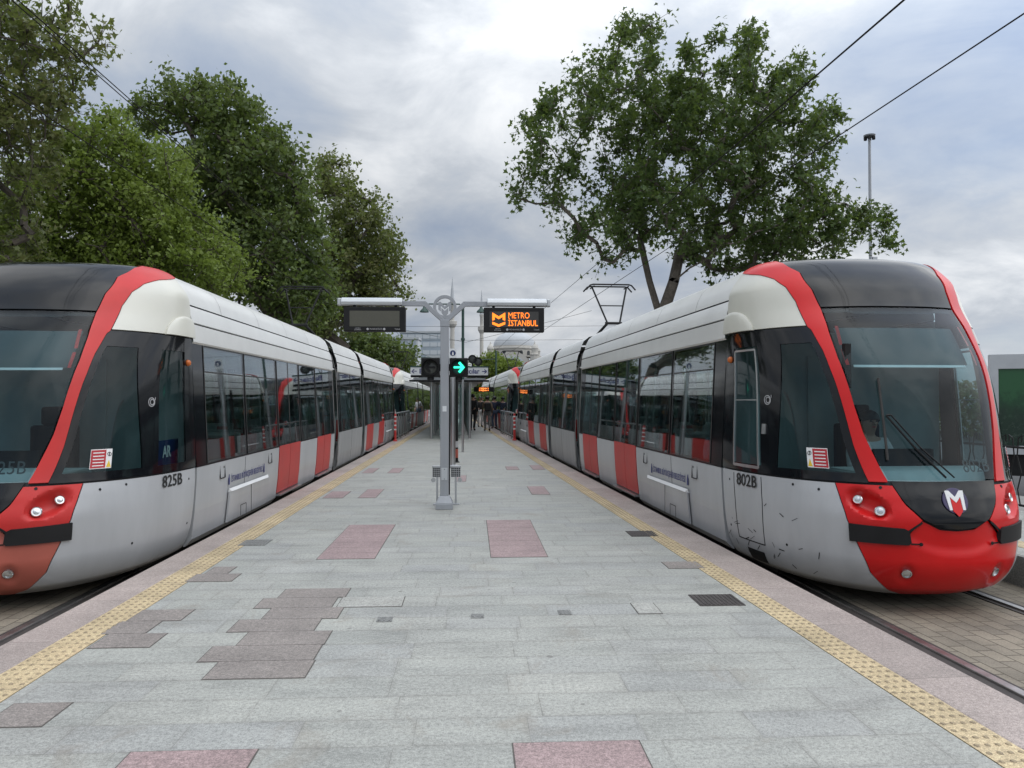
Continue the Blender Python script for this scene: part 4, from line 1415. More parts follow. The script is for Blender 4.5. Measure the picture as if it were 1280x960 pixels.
# ------------------------------------------------------------------ sign post with displays and signals
def post_objects():
    z0 = 11.14
    b = at(555.3, 637, z0)
    px, py = b.x, b.y + .1
    P = empty('sign_post', (px, py, 0), 0, 'grey square post carrying two displays, two signals and a round emblem', 'post')
    H = 2.66
    MB().box(-.062, .062, -.062, .062, .10, H).build('column', M['galv'], P, bevel=.008)
    MB().box(-.045, .045, -.068, -.0625, .42, .60).build('access_plate', M['galvlight'], P, bevel=.003)
    for z in (.44, .58):
        MB().lathe([(.006, 0), (.006, .004), (0, .005)], 8, 0, Matrix.Translation((0, -.068, z)) @ Matrix.Rotation(R(90), 4, 'X')).build('plate_screw', M['blackmatt'], P)
    MB().box(-.03, .03, -.0645, -.0625, 1.42, 1.50).build('sticker', M['signwhite'], P)
    MB().tube([(.07, .03, .2), (.072, .03, 1.2), (.07, .03, 1.92)], .010, 6).build('cable_conduit', M['blackmatt'], P)
    ba = MB().box(-.125, .125, -.125, .125, 0, .085).frustum((0, 0, .085), (.25, .25), (0, 0, .19), (.15, .15))
    ba.build('base', M['galv'], P, bevel=.008)
    MB().box(-.066, .066, -.066, .066, H, H + .10).build('collar', M['galv'], P, bevel=.006)
    for k in range(4):
        a, c = (-1) ** k, 1 if k < 2 else -1
        MB().lathe([(.012, 0), (.012, .02), (0, .022)], 8, 0, Matrix.Translation((a * .095, c * .095, .10))).build('anchor_bolt', M['steel'], P)
    # forked arms
    for s in (-1, 1):
        mb = MB()
        pts = [(s * .025, H + .08), (s * .30, 3.0), (s * .66, 3.0)]
        wv = .036
        poly = [(s * .0, H + .10), (s * .275, 3.0 + wv), (s * .66, 3.0 + wv), (s * .66, 3.0 - wv), (s * .305, 3.0 - wv), (s * .062, H + .085)]
        mb.prism(poly, -.035, .035)
        mb.build('arm', M['galv'], P, bevel=.004)
        x0, x1 = s * .62, s * 1.50
        pr = [(-.075, -.05), (.075, -.05), (.085, -.005), (.06, .045), (.02, .062), (-.02, .062), (-.06, .045), (-.085, -.005)]
        n = len(pr)
        vs = [(x, a, 3.02 + c) for x in (x0, x1) for a, c in pr]
        mb = MB().add(vs, [tuple(range(n)), tuple(range(2 * n - 1, n - 1, -1))] + [(i, (i + 1) % n, (i + 1) % n + n, i + n) for i in range(n)])
        mb.build('arm_casing', M['galvlight'], P, bevel=.008)
        mb = MB().box(min(x1, x1 + s * .055), max(x1, x1 + s * .055), -.06, .06, 2.965, 3.07)
        mb.build('end_cap', M['galvlight'], P, bevel=.012)
    # round emblem: ring, pointed below, with the M inside
    cz = 2.955
    mb = MB()
    n, ro, ri = 40, .172, .130
    vs = []
    for y in (-.03, .03):
        for k in range(n):
            t = 2 * math.pi * k / n
            c, s_ = math.cos(t), math.sin(t)
            vs.append((ro * c, y, cz + ro * s_))
        for k in range(n):
            t = 2 * math.pi * k / n
            vs.append((ri * math.cos(t), y, cz + ri * math.sin(t)))
    fs = []
    for k in range(n):
        j = (k + 1) % n
        fs += [(k, j, n + j, n + k), (2 * n + k, 3 * n + k, 3 * n + j, 2 * n + j), (k, 2 * n + k, 2 * n + j, j), (n + k, n + j, 3 * n + j, 3 * n + k)]
    em = mb.add(vs, fs).build('emblem_ring', M['galv'], P)
    for s in (-1, 1):
        MB().prism([(s * .16, cz - .07), (s * .118, cz - .075), (0, H + .135), (0, H + .08)], -.028, .028).build('emblem_point', M['galv'], em)
    u = .118
    for s in (-1, 1):
        MB().prism([(s * u * .80, cz + u * .62), (s * u * .52, cz + u * .62), (0, cz + u * .05), (0, cz - u * .30), (s * u * .50, cz + u * .15), (s * u * .50, cz - u * .55), (s * u * .80, cz - u * .30)], -.02, .02).build('emblem_letter', M['galv'], em)
        MB().prism([(s * u * .42, cz - u * .1), (0, cz - u * .5), (0, cz - u * 1.25), (s * u * .42, cz - u * .75)], -.02, .02).build('emblem_arrow', M['galv'], em)
    # displays
    out = []
    for s, lab in ((-1, 'black display board with blank grey screen hanging from left arm of post'), (1, 'black display board lit with orange METRO ISTANBUL lettering')):
        D = empty('display_board', (px + s * 1.015, py, 2.585), 0, lab, 'display board', 'display boards hanging from the forked post')
        MB().box(-.445, .445, -.07, .07, 0, .36).build('casing', M['blackmatt'], D, bevel=.012)
        sc = MB().box(-.36, .36, -.0725, -.06, .072, .30).build('screen', M['screen'] if s < 0 else M['screendark'], D)
        for a in (-.3, .3):
            MB().box(a - .02, a + .02, -.02, .02, .36, .40).build('hanger', M['blackmatt'], D)
        text('maker_text', 'METRO\nİSTANBUL', .022, face_front(-.24, -.0715, .034), M['txtgrey'], D)
        text('maker_text', 'MÜHENDİSLİK', .028, face_front(0.02, -.0715, .034), M['txtgrey'], D)
        text('maker_text', 'Teknik', .030, face_front(.33, -.0715, .034), M['txtgrey'], D)
        for a in (-.10, .14):
            MB().lathe([(.017, 0), (.017, .002), (0, .002)], 12, 0, Matrix.Translation((a, -.0705, .034)) @ Matrix.Rotation(R(90), 4, 'X')).build('maker_crest', M['txtgrey'], D)
        if s > 0:
            text('lit_text', 'METRO', .125, face_front(-.09, -.0735, .238), M['amber_on'], D, align='LEFT', width=.31)
            text('lit_text', 'İSTANBUL', .120, face_front(-.09, -.0735, .126), M['amber_on'], D, align='LEFT', bold=.001, width=.435)
            for t in (-1, 1):
                MB().prism([(-.225 + t * .095, .285), (-.225, .228), (-.225, .186), (-.225 + t * .058, .222), (-.225 + t * .058, .178), (-.225 + t * .095, .165)], -.0745, -.0735).build('lit_mark', M['amber_on'], sc)
                MB().prism([(-.225 + t * .095, .150), (-.225, .112), (-.225, .074), (-.225 + t * .095, .112)], -.0745, -.0735).build('lit_mark', M['amber_on'], sc)
    # signals
    for s, lab in ((-1, 'black signal box with its round lens dark, left of post'), (1, 'black signal box showing a lit green arrow, right of post')):
        S = empty('tram_signal', (px + s * (.062 + .145), py + .01, 2.065), 0, lab, 'signal', 'square tram signals on the post')
        MB().box(-.135, .135, -.06, .08, -.14, .14).build('housing', M['blackmatt'], S, bevel=.012)
        MB().lathe([(.118, 0), (.118, .03), (.106, .03), (.106, .006)], 32, 0, Matrix.Translation((0, -.06, 0)) @ Matrix.Rotation(R(90), 4, 'X')).build('lens_ring', M['blackmatt'], S)
        mb = MB()
        n = 24
        vs, fs = [], []
        for k in range(n):                               # sun visor: upper two thirds of a short tube
            t = R(-35) + R(250) * k / (n - 1)
            for r in (.117, .124):
                vs.append((r * math.cos(t), -.06, r * math.sin(t)))
                vs.append((r * math.cos(t), -.06 - .13 * (.35 + .65 * max(math.sin(t), 0)), r * math.sin(t)))
        for k in range(n - 1):
            a = k * 4
            fs += [(a, a + 4, a + 5, a + 1), (a + 2, a + 3, a + 7, a + 6), (a + 1, a + 5, a + 7, a + 3)]
        mb.add(vs, fs).build('visor', M['blackmatt'], S)
        le = MB().lathe([(.106, 0), (.08, .012), (0, .018)], 32, 0, Matrix.Translation((0, -.062, 0)) @ Matrix.Rotation(R(90), 4, 'X')).build('lens', M['darklens'] if s < 0 else M['green_glow'], S, smooth=True)
        mb = MB()
        t = .013
        y0, y1 = -.086, -.081
        mb.prism([(s * -.075, t), (s * .03, t), (s * -.01, .062), (s * .018, .082), (s * .088, 0), (s * .018, -.082), (s * -.01, -.062), (s * .03, -t), (s * -.075, -t)], y0, y1)
        mb.build('arrow', M['blackmatt'] if s < 0 else M['green_on'], le)
        MB().box(min(-s * .135, -s * .15), max(-s * .135, -s * .15), -.03, .03, -.05, .05).build('bracket', M['blackmatt'], S)
        MB().lathe([(.05, 0), (.05, .045), (.03, .055), (0, .055)], 12, 0, Matrix.Translation((0, .0, -.19))).build('cable_gland', M['blackmatt'], S)
    # perforated perch seat seen end-on behind the post
    B = empty('perch_seat', (px + .015, py + .42, 0), 0, 'low steel perch seat with perforated panels on two legs behind the post', 'seat')
    for s in (-1, 1):
        mb = MB()
        for i in range(6):
            x = s * (.07 + .028 * i)
            mb.box(x - .004, x + .004, -.004, .004, .42, .56)
        for j in range(6):
            z = .42 + .028 * j
            mb.box(min(s * .07, s * .21), max(s * .07, s * .21), -.0035, .0035, z - .004, z + .004)
        o = mb.build('perforated_panel', M['steel'], B)
        MB().box(min(s * .07, s * .21), max(s * .07, s * .21), .012, .018, .42, .56).build('dark_hole_sheet', M['blackmatt'], o)  # black sheet added behind the lattice so its holes read dark
        MB().box(s * .14 - .015, s * .14 + .015, -.02, .02, .015, .42).build('leg', M['steel'], B)
        MB().box(s * .15 - .05, s * .15 + .05, -.06, .06, 0, .016).build('foot_plate', M['steel'], B)
        MB().lathe([(.035, -.01), (.035, .01)], 16, 0, Matrix.Translation((s * .20, 0, .375)) @ Matrix.Rotation(R(90), 4, 'X')).build('end_roller', M['steel'], B)
    MB().box(-.22, .22, -.02, .02, .56, .592).build('top_rail', M['steel'], B, bevel=.006)
    return px, py


M['screendark'] = mat('screen_dark', (.045, .044, .042, 1), .5, var=.1, vscale=8, grain=.3, gscale=260)
PX, PY = post_objects()


def round_post(px, depth_base_y, x_off, r, top, name, label, cat, material, group=None):
    g = ground(px, depth_base_y)
    o = empty(name, (g.x, g.y, 0), 0, label, cat, group)
    MB().tube([(0, 0, 0), (0, 0, top)], r, 14).build('shaft', material, o, smooth=True)
    MB().lathe([(r * 2.1, 0), (r * 2.1, .015), (r * 1.2, .03), (r * 1.2, .06), (0, .06)], 14).build('base_plate', material, o)
    return o


sp = round_post(566, 582, 0, .062, 2.70, 'sign_pole', 'thick stainless pole with small blue pictogram sign, just behind the forked post', 'pole', M['steel'])
sg_ = MB().box(-.085, .085, -.075, -.066, 2.58, 2.82).build('pictogram_sign', M['signwhite'], sp)
MB().lathe([(.068, 0), (.068, .004), (0, .004)], 24, 0, Matrix.Translation((0, -.0755, 2.71)) @ Matrix.Rotation(R(90), 4, 'X')).build('pictogram_disc', M['bluesign'], sg_)
MB().prism([(-.022, 2.66), (.022, 2.66), (.016, 2.72), (0, 2.75), (-.016, 2.72)], -.082, -.0785).build('pictogram_figure', M['txtwhite'], sg_)
dp = round_post(571, 578, 0, .035, 2.1, 'marker_post', 'slim dark post with red and white bands near its foot', 'post', M['ironblack'])
for k, mm in enumerate(('redfade', 'txtgrey')):
    MB().tube([(0, 0, .12 + k * .26), (0, 0, .34 + k * .20)], .037, 12).build('band', M[mm], dp)

# green lamp post with two arms
g = ground(578.5, 565)
lp = empty('street_lamp', (g.x, g.y, 0), 0, 'green lamp post with two curved arms behind the forked post', 'street lamp')
MB().tube([(0, 0, 0), (0, 0, 2.25)], .036, 12).build('lower_shaft', M['steel'], lp, smooth=True)
MB().tube([(0, 0, 2.2), (0, 0, 4.35)], .043, 12).build('upper_shaft', M['greenpost'], lp, smooth=True)
MB().lathe([(.06, 3.38), (.065, 3.42), (.06, 3.46)], 12).build('collar', M['greenpost'], lp, smooth=True)
for s, L in ((1, .55), (-1, 1.17)):
    MB().tube([(0, 0, 4.28), (s * .03, 0, 4.42), (s * .10, 0, 4.49), (s * (L - .08), 0, 4.49), (s * L, 0, 4.45), (s * L, 0, 4.38)], .022, 8).build('arm', M['greenpost'], lp, smooth=True)
    MB().lathe([(.03, 4.42), (.05, 4.36), (.13, 4.28), (.14, 4.24), (.12, 4.235), (0, 4.25)], 16, 0, Matrix.Translation((s * L, 0, 0))).build('lamp_shade', M['greenpost'], lp, smooth=True)

# ------------------------------------------------------------------ stop shelter
def shelter():
    Y0, Y1 = 31.0, 52.0
    a, b = at(514, 480, 31), at(610, 480, 31)
    xa, xb = a.x, b.x
    xc = (xa + xb) / 2
    S = empty('stop_shelter', (xc, Y0, 0), R(1.2), 'long glass stop shelter with flat roof in the middle of the platform', 'shelter')
    w = (xb - xa) / 2
    L = Y1 - Y0
    MB().box(-w + .1, w - .1, -.1, L, 2.36, 2.46).build('roof', M['galvlight'], S, bevel=.02)
    MB().box(-w - .05, w + .05, -.25, .2, 2.30, 2.37).build('front_canopy', M['blackmatt'], S, bevel=.01)
    fb = MB().box(-w, w, -.16, -.06, 2.47, 2.56).build('fascia', M['blackmatt'], S)
    for k in range(7):
        y = .4 + k * (L - .8) / 6
        for x in (-.74, .82):
            MB().tube([(x, y, 0), (x, y, 2.36)], .055, 12).build('post', M['steel'], S, smooth=True)
        if k < 6:
            d = (L - .8) / 6
            for x in (-.42, .50):
                MB().box(x - .006, x + .006, y + .15, y + d - .15, .15, 2.15).build('glass_panel', M['shelterglass'], S)
                MB().box(x - .015, x + .015, y + .1, y + d - .1, 2.15, 2.19).build('glass_rail', M['steel'], S)
                MB().box(x - .015, x + .015, y + d * .5 - .015, y + d * .5 + .015, 0, 2.36).build('glass_post', M['steel'], S)
    MB().box(-.42, .50, .14, .152, .15, 2.2).build('glass_panel', M['shelterglass'], S)
    for k in range(3):
        y = 2.5 + k * 6
        MB().box(-.25, .33, y, y + 3, .42, .47).build('bench', M['steel'], S, bevel=.01)
    # direction board on the roof edge
    D = empty('direction_board', (xc, Y0 - .17, 2.56), R(1.2), 'white board with blue Bağcılar lettering and arrows on the shelter front', 'sign')
    MB().box(-w, w, -.04, .04, 0, .31).build('panel', M['signwhite'], D)
    MB().box(-w - .02, w + .02, -.05, .05, .31, .36).build('top_trim', M['greenpost'], D)
    text('direction_text', '← Bağcılar', .27, face_front(-w + .03, -.045, .15), M['txtblue'], D, align='LEFT', bold=.006, sx=.95)
    text('direction_text', 'Bağcılar →', .27, face_front(w - .03, -.045, .15), M['txtblue'], D, align='RIGHT', bold=.006, sx=.95)
    # orange running text under the roof, farther in on the right
    T_ = empty('information_display', (xb - .05, Y0 + 8, 0), R(1.2), 'small black display with glowing orange text under the shelter roof', 'display board')
    MB().box(-.5, .5, -.05, .05, 1.98, 2.22).build('casing', M['blackmatt'], T_)
    for z, t_ in ((2.15, '1 Bağcılar 2'), (2.05, '2 Bağcılar 6')):
        text('lit_text', t_, .10, face_front(0, -.055, z), M['amber_far'], T_, bold=.004)
    for x in (-.3, .3):
        MB().box(x - .02, x + .02, -.02, .02, 2.22, 2.37).build('hanger', M['blackmatt'], T_)


shelter()

# railings beside the tram couplings
def railing(p0, p1, label, n=7):
    d = (p1 - p0)
    L = d.length
    Rr = empty('railing', p0, math.atan2(d.y, d.x), label, 'railing', 'steel railings beside the tram couplings')
    MB().tube([(0, 0, 1.05), (L, 0, 1.05)], .03, 8).build('top_rail', M['steel'], Rr, smooth=True)
    MB().tube([(0, 0, .14), (L, 0, .14)], .02, 8).build('bottom_rail', M['steel'], Rr, smooth=True)
    for k in range(n):
        x = L * k / (n - 1)
        MB().tube([(x, 0, 0), (x, 0, 1.05)], .026, 8).build('upright', M['steel'], Rr, smooth=True)


def marker_bollard(p, label):
    B = empty('marker_bollard', p, 0, label, 'bollard', 'red bollards with white rings at the railing ends')
    MB().lathe([(.085, 0), (.085, .03), (.05, .06), (.045, 1.0), (.035, 1.04), (0, 1.05)], 14).build('tube', M['redmatt'], B, smooth=True)
    for z in (.42, .58, .74, .90):
        MB().lathe([(.049, z), (.0495, z + .055)], 14).build('ring', M['txtwhite'], B, smooth=True)


pl0 = Vector((-2.93, 29.9, 0))
railing(pl0, pl0 + Vector((0, 6.2, 0)), 'steel railing on the left platform edge beside a red bollard')
marker_bollard(Vector((-2.92, 29.5, 0)), 'red bollard with white rings at the left railing end')
pr0 = rf(2.93, 30.2)
railing(pr0, rf(2.93, 36.5), 'steel railing on the right platform edge beside a red bollard')
marker_bollard(rf(2.92, 29.8), 'red bollard with white rings at the right railing end')

# ------------------------------------------------------------------ overhead line
def wire(pts, r, label, group, sag=0.):
    q = []
    for i in range(len(pts) - 1):
        a, b = Vector(pts[i]), Vector(pts[i + 1])
        for k in range(12):
            t = k / 12
            q.append(a.lerp(b, t) - Vector((0, 0, sag * 4 * t * (1 - t))))
    q.append(Vector(pts[-1]))
    return tag(MB().tube(q, r, 5).build('overhead_wire', M['wire'], smooth=True), label, 'wire', group)


GW = 'overhead wires along the tram tracks'
ZC, ZM = 1.6 + 2.98, 1.6 + 3.95
wire([(-4.475, -12, ZC), (-4.475, 45, ZC), (-4.475, 110, ZC)], .007, 'lower overhead wire above tram 825B on the left', GW)
wire([(-4.40, -12, ZM + .1), (-4.44, 45, ZM), (-4.475, 110, ZM)], .007, 'upper overhead wire of the close pair above the left track, right strand', GW, .15)
wire([(-4.55, -12, ZM + .15), (-4.50, 45, ZM + .05), (-4.475, 110, ZM)], .007, 'upper overhead wire of the close pair above the left track, left strand', GW, .15)
wire([rf(4.495, -12, ZC), rf(4.495, 45, ZC), rf(4.495, 110, ZC)], .007, 'lower overhead wire above tram 802B on the right', GW)
wire([rf(4.46, -12, ZM), rf(4.47, 45, ZM), rf(4.495, 110, ZM)], .007, 'upper overhead wire of the close pair above the right track, left strand', GW, .1)
wire([rf(4.55, -12, ZM + .06), rf(4.52, 45, ZM + .05), rf(4.495, 110, ZM)], .007, 'upper overhead wire of the close pair above the right track, right strand', GW, .1)


def mast(p, h, label, arm):
    T_ = empty('catenary_mast', p, 0, label, 'mast', 'masts that carry the overhead line')
    MB().tube([(0, 0, 0), (0, 0, h * .5), (0, 0, h)], [.13, .115, .09], 12).build('shaft', M['greenpost'], T_, smooth=True)
    MB().lathe([(.2, 0), (.2, .3), (.14, .4)], 12).build('base', M['greenpost'], T_, smooth=True)
    MB().tube([(0, 0, h - .9), (arm, 0, h - 1.0)], .04, 8).build('bracket', M['greenpost'], T_)
    MB().tube([(0, 0, h - .1), (arm * .95, 0, h - .98)], .012, 6).build('stay', M['wire'], T_)
    for z in (-.25, .18):
        MB().lathe([(.3, -.02), (.34, -.02), (.34, .02), (.3, .02), (.3, -.02)], 20, 0, Matrix.Translation((arm * .12, 0, h - .7 + z)) @ Matrix.Rotation(R(90), 4, 'X')).build('scroll_ring', M['ironblack'], T_)


mast(Vector((-6.2, 80, RAILZ)), 7.2, 'catenary mast with scroll rings beyond the left trams', 2.0)
mast(rf(6.2, 84, RAILZ), 7.2, 'green catenary mast in front of the domed mosque', -2.0)
for y, z in ((42, 5.25), (48, 4.95)):
    wire([(-14., y, z + .4), rf(16., y, z + .6)], .008, 'cross span wire over both tracks, %s of the two' % ('upper' if z > 5.1 else 'lower'), 'cross span wires over the platform', .15)
wire([(-8.3, 36, 5.9), (-.3, 36.5, 4.3), (5.8, 37, 5.9)], .008, 'sloping stay wire dipping to the middle of the platform', 'cross span wires over the platform', .02)
# tall floodlight mast beyond the road
g = at(1088, 300, 60)
lm = empty('floodlight_mast', (g.x, g.y, RAILZ), 0, 'tall thin grey floodlight mast behind the plane tree', 'light mast')
MB().tube([(0, 0, 0), (0, 0, 12), (0, 0, 22.4)], [.15, .13, .10], 10).build('shaft', M['galv'], lm, smooth=True)
MB().lathe([(.12, 22.3), (.40, 22.45), (.45, 22.55), (.2, 22.62), (0, 22.65)], 14).build('lamp_ring', M['galv'], lm)
for k in range(6):
    t = k * math.pi / 3
    MB().box(.34 * math.cos(t) - .09, .34 * math.cos(t) + .09, .34 * math.sin(t) - .09, .34 * math.sin(t) + .09, 22.22, 22.42).build('floodlight', M['ironblack'], lm)
MB().box(.15, .5, -.1, .1, 12.6, 13.0).build('camera_box', M['galvlight'], lm)

# ------------------------------------------------------------------ billboard and iron fence beyond the right-hand tram
g = at(1238, 560, 16.2)
bb = empty('billboard', (g.x, g.y, 0), R(-28), 'grey framed billboard with a dark green picture, behind the right tram', 'billboard')
mb = MB()
W, Hh = 3.2, 1.92
mb.box(0, W, 0, .22, .45, .62).box(0, W, 0, .22, .62 + Hh - .30, .62 + Hh).box(0, .16, .001, .219, .62, .62 + Hh - .30).box(W - .16, W, .001, .219, .62, .62 + Hh - .30)
mb.build('frame', M['galvlight'], bb)
pm, nt, pp = new_mat('green_poster')
tc = nt.n('ShaderNodeTexCoord').outputs['Object']
spz = nt.n('ShaderNodeSeparateXYZ')
nt.link(tc, spz.inputs[0])
kz = nt.math('ADD', nt.math('MULTIPLY', spz.outputs[2], .42), nt.math('MULTIPLY', nt.noise(tc, 3.5, 6, .65), .5))
fine_ = nt.noise(tc, 14, 5, .75)
low_ = nt.math('SUBTRACT', .9, nt.math('MULTIPLY', spz.outputs[2], .55), clamp=True)
pc = nt.ramp(kz, [(.45, (.012, .03, .022, 1)), (.75, (.014, .036, .022, 1)), (.92, (.016, .065, .028, 1)), (1.05 - .05, (.025, .10, .04, 1))])
pc = nt.mix(nt.math('MULTIPLY', nt.math('MULTIPLY', nt.math('GREATER_THAN', fine_, .56), low_), .5), pc, (.13, .17, .14, 1))
nt.link(pc, pp.inputs['Base Color'])
pp.inputs['Roughness'].default_value = .25
MB().box(.165, W - .165, .03, .05, .625, .62 + Hh - .305).build('poster', pm, bb)
MB().box(W * .3, W * .34, -.004, .0, .62 + Hh - .2, .62 + Hh - .17).build('frame_plate', M['txtgrey'], bb)
MB().box(.1, W - .1, .06, .18, 0, .45).build('plinth', M['blackmatt'], bb)


def iron_fence(n, s0, s1):
    o = rf(n, s0, -.10)
    Fz = empty('iron_fence', o, ROT, 'black wrought iron fence with curled bars beside the far pavement', 'fence')
    L = s1 - s0
    MB().tube([(0, 0, .12), (0, L, .12)], .02, 6).build('bottom_rail', M['ironblack'], Fz)
    MB().tube([(0, 0, .98), (0, L, .98)], .02, 6).build('top_rail', M['ironblack'], Fz)
    k = 0
    y = 0.
    while y < L:
        if k % 14 == 0:
            MB().box(-.04, .04, y - .04, y + .04, 0, 1.25).build('fence_post', M['ironblack'], Fz)
        y += .16
        k += 1
    mb = MB()
    y = .08
    k = 0
    while y < L - .2:
        s = 1 if k % 2 else -1
        mb.tube([(0, y, .12), (0, y + .05 * s, .35), (0, y - .03 * s, .6), (0, y + .05 * s, .85), (0, y + .02 * s, 1.12), (0, y - .05 * s, 1.16), (0, y - .04 * s, 1.06)], .010, 5)
        y += .16
        k += 1
    b = mb.build('curled_bars', M['ironblack'], Fz)
    b['kind'] = 'stuff'


iron_fence(8.62, 6, 34)


# ------------------------------------------------------------------ trees
def make_leaves(rng, centres, size, lobed):
    """one mesh of separate leaf faces; centres (n,3)"""
    n = len(centres)
    nrm = rng.normal(size=(n, 3)) * np.array([.8, .8, .6]) + np.array([0, 0, .55])
    nrm /= np.linalg.norm(nrm, axis=1, keepdims=True)
    t = rng.normal(size=(n, 3))
    t -= nrm * (t * nrm).sum(1, keepdims=True)
    t /= np.linalg.norm(t, axis=1, keepdims=True)
    b = np.cross(nrm, t)
    sz = size * rng.uniform(.45, 1.3, (n, 1))
    if lobed:
        shp = [(-.5, 0, 0), (-.18, -.16, .03), (-.22, -.52, .0), (.10, -.22, .04), (.55, 0, -.08), (.10, .22, .04), (-.22, .52, .0), (-.18, .16, .03)]
    else:
        shp = [(-.5, 0, 0), (.02, -.34, .07), (.55, 0, -.06), (.02, .34, .07)]
    m = len(shp)
    V = np.zeros((n, m, 3))
    for k, (x, y, z) in enumerate(shp):
        V[:, k] = centres + (t * x + b * y + nrm * z) * sz
    return V.reshape(-1, 3), m


def leaf_object(name, V, m, material, parent):
    n = len(V) // m
    me = bpy.data.meshes.new(name)
    if m == 8:
        tri = [(0, 1, 4), (1, 2, 3), (1, 3, 4), (0, 4, 7), (7, 4, 5), (7, 5, 6)]
    else:
        tri = [(0, 1, 2), (0, 2, 3)]
    base = (np.arange(n) * m)[:, None, None]
    Fc = (base + np.array(tri)[None]).reshape(-1, 3)
    me.vertices.add(len(V))
    me.vertices.foreach_set('co', V.astype(np.float32).ravel())
    me.loops.add(Fc.size)
    me.loops.foreach_set('vertex_index', Fc.astype(np.int32).ravel())
    me.polygons.add(len(Fc))
    me.polygons.foreach_set('loop_start', np.arange(0, Fc.size, 3, dtype=np.int32))
    me.materials.append(material)
    me.update(calc_edges=True)
    me.validate()
    o = bpy.data.objects.new(name, me)
    COL.objects.link(o)
    o.parent = parent
    return o


def tree(name, base, label, cat, blobs, nclump, leaves, size, leafm, trunk_h, trunk_r, seed, mind=.9, clump_r=1.0, barkm='bark', lobed=False, group=None, kind=None, hollow=.35, fork=None):
    """blobs: ellipsoids (centre xyz, radii xyz) in world space whose union is the crown"""
    rng = np.random.default_rng(seed)
    base = Vector(base)
    T_ = empty(name, base, 0, label, cat, group)
    if kind:
        T_['kind'] = kind
    B = [(np.array(c), np.array(r)) for c, r in blobs]
    vol = np.array([np.prod(r) for _, r in B])
    pts = []
    tries = 0
    while len(pts) < nclump and tries < nclump * 60:
        tries += 1
        c, r = B[rng.choice(len(B), p=vol / vol.sum())]
        d = rng.normal(size=3)
        d /= np.linalg.norm(d)
        rad = (hollow + (1 - hollow) * rng.random() ** .6)
        p = c + d * r * rad
        if pts and min(np.linalg.norm(p - q) for q in pts) < mind:
            continue
        pts.append(p)
    pts = np.array(pts)
    # skeleton
    top = np.array(base) + np.array([0, 0, trunk_h])
    nodes = [np.array(base), np.array(base) + np.array([.08, 0, trunk_h * .5]), top]
    par = [-1, 0, 1]
    if fork is not None:
        for f, pk in fork:
            nodes.append(np.array(f))
            par.append(pk)
    order = np.argsort(np.linalg.norm(pts - top, axis=1))
    for i in order:
        p = pts[i]
        dist = [np.linalg.norm(p - nodes[k]) + (.35 * max(0, nodes[k][2] - p[2])) + (0 if k >= 2 else 99) for k in range(len(nodes))]
        k = int(np.argmin(dist))
        a = nodes[k]
        mid = a * .5 + p * .5 + rng.normal(size=3) * .12 * np.linalg.norm(p - a) + np.array([0, 0, -.06 * np.linalg.norm(p - a)])
        nodes.append(mid)
        par.append(k)
        nodes.append(p)
        par.append(len(nodes) - 2)
    w = np.zeros(len(nodes))
    for k in range(len(nodes) - 1, 0, -1):
        w[k] += 1
        w[par[k]] += w[k]
    rad = trunk_r * (w / w[1]) ** .52
    rad[0] = trunk_r * 1.35
    rad = np.maximum(rad, .016)
    mb = MB()
    ob = np.array(base)
    mb.tube([nodes[0] - ob, nodes[1] - ob, nodes[2] - ob], [rad[0], trunk_r, trunk_r * .92], 10)
    for k in range(3, len(nodes)):
        if w[k] > 1 or True:
            mb.tube([nodes[par[k]] - ob, nodes[k] - ob], [min(rad[k] * 1.15, rad[par[k]]), rad[k]], 6 if rad[k] > .05 else 4, cap=False)
    cs = []
    per = leaves // len(pts)
    for p in pts:
        cr = clump_r * rng.uniform(.65, 1.3)
        nt_ = 7
        dirs = rng.normal(size=(nt_, 3)) + np.array([0, 0, .15])
        dirs /= np.linalg.norm(dirs, axis=1, keepdims=True)
        for d in dirs:
            L = cr * rng.uniform(.6, 1.15)
            m_ = max(3, per // nt_)
            tt = rng.uniform(.15, 1, (m_, 1))
            q = p + d * L * tt + rng.normal(size=(m_, 3)) * cr * .20 + np.array([0, 0, -.10]) * tt * tt * L
            cs.append(q)
            mb.tube([p - ob, p - ob + d * L * .9], [.014, .005], 3, cap=False)
    mb.build('trunk', M[barkm], T_, smooth=True, fixn=False)
    V, m = make_leaves(rng, np.concatenate(cs) - ob, size, lobed)
    leaf_object('crown', V, m, M[leafm], T_)
    return T_


def blob(px, py, depth, rx, ry, rd, k=1.):
    """ellipsoid around a point; radii in pixels at that depth, rd = depth radius in metres"""
    c = at(px, py, depth)
    return (tuple(c), (rx * depth / F * k, rd, ry * depth / F * k))


